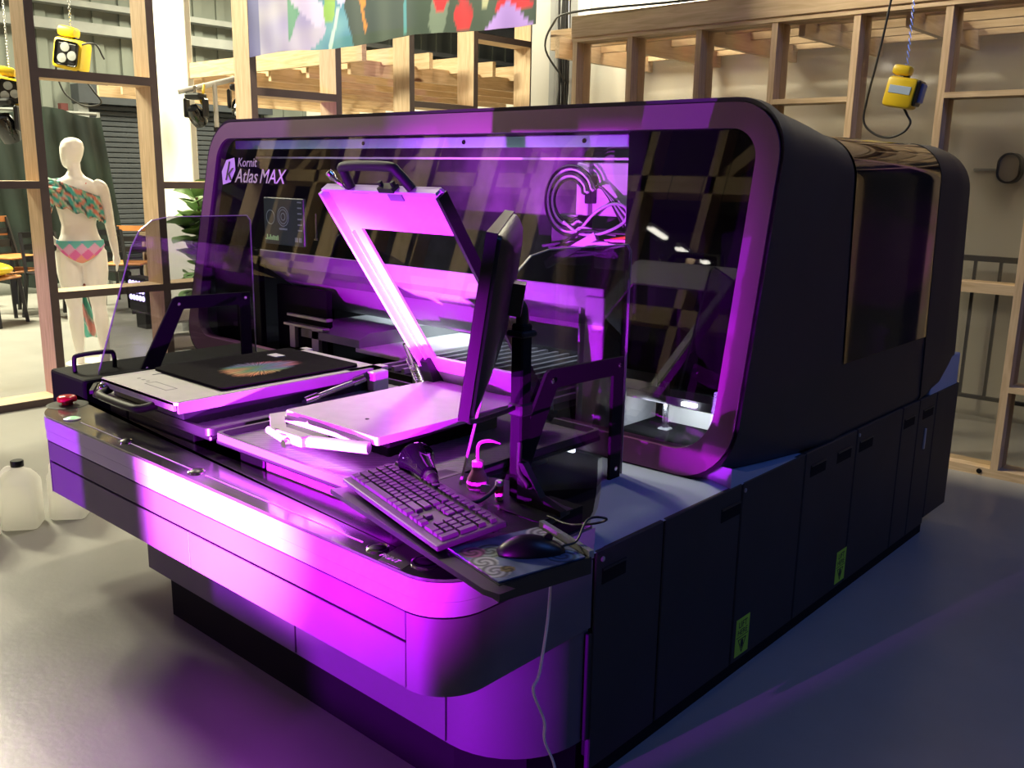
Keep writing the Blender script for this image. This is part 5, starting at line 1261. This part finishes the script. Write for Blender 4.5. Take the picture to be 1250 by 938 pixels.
# printed banner hanging before the left stud wall
def banner_print(co):
    u = (co.x + 6.2) / 2.73; v = (co.z - 2.33) / .40
    n = .5 + .5 * math.sin(u * 21 + 3 * math.sin(v * 4 + u * 5)); n2 = .5 + .5 * math.sin(v * 7 + u * 33)
    fold = .86 + .14 * n2
    def seg(x0, y0, x1, y1, r):
        dx, dy = x1 - x0, y1 - y0; t = max(0, min(1, ((u - x0) * dx * 46 + (v - y0) * dy) / (dx * dx * 46 + dy * dy + 1e-9)))
        return math.hypot((u - x0 - dx * t) * 6.8, v - y0 - dy * t) < r
    c = (.035, .060, .045)
    if u < .26 + .07 * math.sin(v * 5): c = (.33 * fold + .08 * n, .33 * fold + .08 * n, .52 * fold)
    elif u < .44 - .05 * v: c = (.05 + .06 * n, .20 + .10 * n, .26 + .06 * n)
    if u < .05: c = (.14 * fold, .15 * fold, .34 * fold)
    if .18 < u < .245 and .42 + .2 * math.sin(u * 60) < v < .9: c = (.10, .28, .18)
    if seg(.30, .55, .22, .95, .20): c = (.45, .44, .58)
    if seg(.345, .55, .37, 1.3, .16): c = (.18, .36, .06)
    if seg(.40, .75, .38, 1.4, .12): c = (.52, .48, .66)
    if seg(.345, .02, .385, .55, .05): c = (.36, .52, .46)
    if seg(.42, 1.1, .48, .62, .055) or seg(.47, .62, .485, .22, .03): c = (.46, .20, .03)
    if seg(.62, .1, .625, .95, .04): c = (.06, .24, .24)
    if seg(.72, .15, .735, .6, .17): c = (.13, .18, .14)
    if math.hypot((u - .755) * 6.8, v - .72) < .34 + .12 * math.sin(u * 80) or math.hypot((u - .80) * 6.8, v - .22) < .21: c = (.50 * (.6 + .4 * n2), .02, .03)
    if math.hypot((u - .755) * 6.8, (v - .62) * 1.2) < .13: c = (.03, .03, .03)
    if math.hypot((u - .945) * 6.8, v - .62) < .42 + .08 * math.sin(v * 30): c = (.52 * (.65 + .35 * n2), .015, .03)
    if v < .34 - abs(u - .93) * 5.5: c = (.34, .22, .62)
    if seg(.865, .35, .87, .9, .07): c = (.30, .32, .20)
    return c
BN = thing('printed_banner', 'cloth banner of lilac, teal and red flowers hanging at the top', 'banner', (-4.85, 4.0, 2.33))
bm = B(); nx, nz = 240, 50
vv = [[bm.verts.new((-6.2 + 2.73 * i / nx, 4.0 + .010 * math.sin(i * .11) + .005 * math.sin(i * .31 + j * .05) * (1 - .3 * j / nz), 2.335 + .012 * math.sin(i * .05) + (1.3 * j / nz))) for j in range(nz + 1)] for i in range(nx + 1)]
for i in range(nx):
    for j in range(nz): bm.faces.new((vv[i][j], vv[i + 1][j], vv[i + 1][j + 1], vv[i][j + 1]))
g = bmesh.ops.extrude_face_region(bm, geom=bm.faces[:])
for v in [e for e in g['geom'] if isinstance(e, bmesh.types.BMVert)]: v.co.y += .004
me = mesh_of(bm, 'banner_cloth'); paint(me, banner_print); obj('banner_cloth', me, M['paintm'], BN, smooth=60)
bm = B(); tube(bm, [(-6.3, 4.0, 3.65), (-3.37, 4.0, 3.65)], .02, 8); obj('banner_pole', bm, M['alu'], BN)
for x in (-6.1, -3.6):
    bm = B(); tube(bm, [(x, 4.0, 3.65), (x, 4.0, 6.6)], .005, 6); obj('banner_wire', bm, M['steel'], BN)

# cable bundle between the grey posts
CBN = thing('cable_bundle', 'thick bundle of black cables running up beside the grey mast', 'cables', (-4.89, 6.0, 0))
rnd = random.Random(5)
for k in range(9):
    x = -4.935 + .011 * k; bm = B(); tube(bm, smoothpath([(x + rnd.uniform(-.012, .012), 5.99 + rnd.uniform(-.02, .02), z * .5) for z in range(0, 10)], 4), .0085, 6); obj('bundled_cable', bm, M['cable'], CBN, smooth=60)
bm = B(); tube(bm, smoothpath([(-4.85, 5.98, 2.25), (-4.83, 5.7, 2.46), (-4.6, 5.5, 2.60), (-4.2, 5.24, 2.615), (-3.3, 5.24, 2.60), (-2.3, 5.24, 2.60), (-1.0, 5.24, 2.60)], 6), .008, 6); obj('branch_cable', bm, M['cable'], CBN, smooth=60)

# railing and bulkhead lamp in the booth
RL = thing('railing', 'black steel railing before the white booth wall at right', 'railing', (-1.54, 6.5, 0))
bm = B(); box(bm, -1.98, -1.1, 6.48, 6.52, 1.045, 1.08); obj('top_rail', bm, M['black'], RL)
bm = B(); box(bm, -1.98, -1.1, 6.485, 6.515, .148, .172); obj('low_rail', bm, M['black'], RL)
for k in range(6):
    bm = B(); box(bm, -1.99 + .152 * k, -1.972 + .152 * k, 6.49, 6.51, .16, 1.05); obj('baluster', bm, M['black'], RL)
for x in (-1.9, -1.2):
    bm = B(); box(bm, x - .02, x + .02, 6.48, 6.52, 0, .16); obj('railing_foot', bm, M['black'], RL)
BL = thing('bulkhead_lamp', 'oval bulkhead lamp with a black rim on the white booth wall', 'lamp', (-1.715, 6.62, 1.63))
o_ = rrect(-1.795, -1.655, 1.535, 1.725, .069, 8); i_ = rrect(-1.783, -1.667, 1.547, 1.713, .058, 8)
bm = B(); frame_ring(bm, o_, i_, lambda p: (p[0], 6.56, p[1]), lambda p: (p[0], 6.64, p[1])); obj('lamp_rim', bm, M['black'], BL, smooth=40)
bm = B(); prism(bm, i_, 'y', 6.575, 6.64); obj('lamp_glass', bm, mat('unlit_lamp_glass', (.35, .34, .32), .35), BL, smooth=40)

# jugs on the floor at the left
def jug(x, y, yaw, label, cap):
    T = thing('plastic_jug', label, 'jug', (x, y, 0), 'plastic jugs by the left wall')
    R_ = Matrix.Translation((x, y, 0)) @ Matrix.Rotation(yaw, 4, 'Z')
    bm = B(); rings = []
    for z, w, d, r in ((0, .070, .062, .02), (.006, .076, .068, .025), (.02, .078, .070, .028), (.19, .078, .070, .028), (.205, .076, .068, .03), (.225, .068, .060, .035), (.25, .05, .042, .03), (.262, .026, .026, .024), (.268, .022, .022, .021), (.285, .022, .022, .021)):
        rings.append([R_ @ Vector((p, q, z)) for p, q in rrect(-w, w, -d, d, min(r, w - .001, d - .001), 5)])
    loft(bm, rings); obj('jug_body', bm, M['jug'], T, smooth=45)
    bm = B(); tube(bm, [R_ @ Vector(p) for p in smoothpath([(-.070, 0, .19), (-.066, 0, .235), (-.045, 0, .262), (-.02, 0, .262)], 4)], .012, 8); obj('jug_handle', bm, M['jug'], T, smooth=60)
    if cap:
        bm = B(); lathe(bm, [(.026, .272), (.027, .275), (.027, .295), (.024, .299)], (x, y, 0), 18); obj('jug_cap', bm, M[cap], T, smooth=40)
jug(-4.13, 1.25, 1.0, 'milky jug nearest the left edge of the floor', 'white')
jug(-4.17, 1.445, .95, 'milky jug with a black cap, middle of the three', 'black')
jug(-4.15, 1.645, .9, 'milky jug half behind the console, rightmost of the three', 'white')

# chairs stacked and standing in the hall at the left edge
def chair(x, y, yaw, dz, label, seatm):
    T = thing('metal_chair', label, 'chair', (x, y, dz), 'black metal chairs in the hall')
    R_ = Matrix.Translation((x, y, dz)) @ Matrix.Rotation(yaw, 4, 'Z')
    def c(p): return R_ @ Vector(p)
    for sx in (-.2, .2):
        bm = B(); bar(bm, c((sx * 1.1, -.22, 0)), c((sx, -.18, .45)), .032, .032); obj('leg', bm, M['black'], T)
        bm = B(); bar(bm, c((sx * 1.1, .26, 0)), c((sx, .18, .45)), .032, .032); obj('leg', bm, M['black'], T)
        bm = B(); bar(bm, c((sx, .18, .45)), c((sx * .9, .27, .86)), .03, .03); obj('back_post', bm, M['black'], T)
    bm = B(); box(bm, -.21, .21, -.21, .2, .45, .475, .01, 1, R_); obj('seat', bm, M[seatm], T)
    for z in (.60, .72, .84):
        bm = B(); bar(bm, c((-.19, .225 + (z - .6) * .2, z)), c((.19, .225 + (z - .6) * .2, z)), .02, .06); obj('back_slat', bm, M[seatm if z > .8 else 'black'], T)
chair(-9.9, 3.35, 2.2, 0, 'black chair with orange seat standing at the far left edge', 'chairseat')
chair(-10.45, 3.80, 1.9, 0, 'black chair with orange seat next to the pink-lit stud', 'chairseat')
chair(-10.5, 3.15, 2.5, 0, 'black chair behind the yellow cushion', 'chairseat')
chair(-10.47, 3.81, 1.95, .14, 'upper black chair stacked on the one beside the pink-lit stud', 'chairseat')
chair(-9.95, 4.55, 1.2, 0, 'black chair right of the mannequin, seen through the smoked shield', 'black')
chair(-10.5, 5.05, .8, 0, 'black chair behind the violet floor light', 'chairseat')
chair(-11.15, 3.45, 2.3, 0, 'black chair furthest back in the group at the left edge', 'black')
chair(-9.95, 4.0, 1.7, 0, 'black chair half hidden by the pink-lit stud, nearest the mannequin', 'black')
CU = thing('yellow_cushion', 'yellow pointed cushion lying on a chair at the left edge', 'cushion', (-9.9, 3.3, .476))
bm = B(); rings = []
for k in range(9):
    t = k / 8; r = math.sin(PI * (.08 + .84 * t)) ** .6
    rings.append([Vector((-9.9, 3.30, .476)) + Vector((.26 * r * math.copysign(abs(math.cos(a)) ** .8, math.cos(a)), .26 * r * math.copysign(abs(math.sin(a)) ** .8, math.sin(a)), .14 * t)) for a in [2 * PI * j / 20 for j in range(20)]])
loft(bm, rings); obj('cushion_cover', bm, M['yellow'], CU, smooth=60)
# tables / crates right of the mannequin
CR = thing('wooden_table', 'wooden table in the hall right of the mannequin', 'table', (-11.1, 6.1, 0))
bm = B(); box(bm, -11.5, -10.7, 5.7, 6.45, .70, .74); obj('tabletop', bm, M['woodx'], CR)
for x in (-11.45, -10.75):
    for y in (5.75, 6.4):
        bm = B(); box(bm, x - .03, x + .03, y - .03, y + .03, 0, .70); obj('leg', bm, M['wood'], CR)
# planter with fiddle leaf plant
PL = thing('potted_plant', 'broad-leaved potted plant behind the smoked shield and left stud wall', 'plant', (-7.45, 4.22, 0))
bm = B(); lathe(bm, [(.13, 0), (.16, .02), (.18, .26), (.17, .27), (.155, .24), (0, .23)], (-7.45, 4.22, 0), 24); obj('pot', bm, M['galv'], PL, smooth=40)
bm = B(); tube(bm, smoothpath([(-7.45, 4.22, .22), (-7.46, 4.20, .6), (-7.43, 4.24, 1.0), (-7.44, 4.22, 1.3)], 5), .012, 8); obj('stem', bm, M['stem'], PL, smooth=60)
bm = B(); tube(bm, smoothpath([(-7.45, 4.21, .75), (-7.40, 4.30, .95), (-7.38, 4.36, 1.1)], 5), .008, 6); obj('stem', bm, M['stem'], PL, smooth=60)
rnd = random.Random(21)
def leaf_me(L, W):
    bm = B(); n = 7; rows = []
    for k in range(n + 1):
        t = k / n; w_ = W * (math.sin(PI * t ** .8) ** .8 if 0 < t < 1 else 0.02) * (.75 + .35 * t); zc = -.25 * L * t * t
        rows.append([bm.verts.new((s * w_, L * t, zc + abs(s) * w_ * .35)) for s in (-1, 0, 1)])
    for a, b in zip(rows, rows[1:]):
        bm.faces.new((a[0], a[1], b[1], b[0])); bm.faces.new((a[1], a[2], b[2], b[1]))
    me = mesh_of(bm, 'leaf'); me.materials.append(M['leaf']); me.shade_smooth(); return me
lm = leaf_me(.22, .11)
for k in range(46):
    z = .42 + .92 * k / 46; a = k * 2.4; r = .02
    o = bpy.data.objects.new('leaf', lm); COL.objects.link(o); o.parent = PL; o.matrix_parent_inverse = Matrix.Translation(-Vector(PL.location))
    sx = rnd.uniform(.75, 1.25)
    o.location = (-7.45 + r * math.cos(a), 4.22 + r * math.sin(a), z); o.rotation_euler = (rnd.uniform(-.1, .9), rnd.uniform(-.4, .4), a); o.scale = (sx, sx, sx)
# small rack with paper stacks seen through the left shield frame
RK = thing('paper_rack', 'small grey rack with stacks of paper seen through the left shield', 'rack', (-7.0, 3.75, 0))
for z in (.12, .34):
    bm = B(); box(bm, -7.16, -6.86, 3.60, 3.95, z, z + .012); obj('rack_shelf', bm, M['galv'], RK)
    bm = B(); box(bm, -7.13, -6.89, 3.63, 3.90, z + .012, z + .10, .004, 1); obj('paper_stack', bm, M['wallwhite'], RK)
for x in (-7.15, -6.87):
    for y in (3.61, 3.94):
        bm = B(); bar(bm, (x, y, 0), (x, y, .5), .015, .015); obj('rack_post', bm, M['black'], RK)
# three strip lamps before the drape, mirrored in the dark pane
for k, (x, y, z) in enumerate(((-5.235, -2.79, 3.06), (-4.963, -2.94, 2.924), (-4.747, -3.0, 2.863))):
    T = thing('strip_lamp', ('longest', 'middle', 'shortest')[k] + ' of three small hanging strip lamps mirrored in the dark pane', 'lamp', (x, y, z))
    L_ = (.16, .15, .05)[k]
    bm = B(); box(bm, x - .03, x + .03, y - L_, y + L_, z, z + .05, .008, 1); obj('lamp_body', bm, M['galv'], T)
    bm = B(); box(bm, x - .035, x + .035, y - L_ + .01, y + L_ - .01, z - .02, z + .01, .004, 1); obj('lamp_tube', bm, M['lamp'], T)
    bm = B(); tube(bm, [(x, y, z + .05), (x, y, 6.6)], .004, 6); obj('lamp_cord', bm, M['cable'], T)
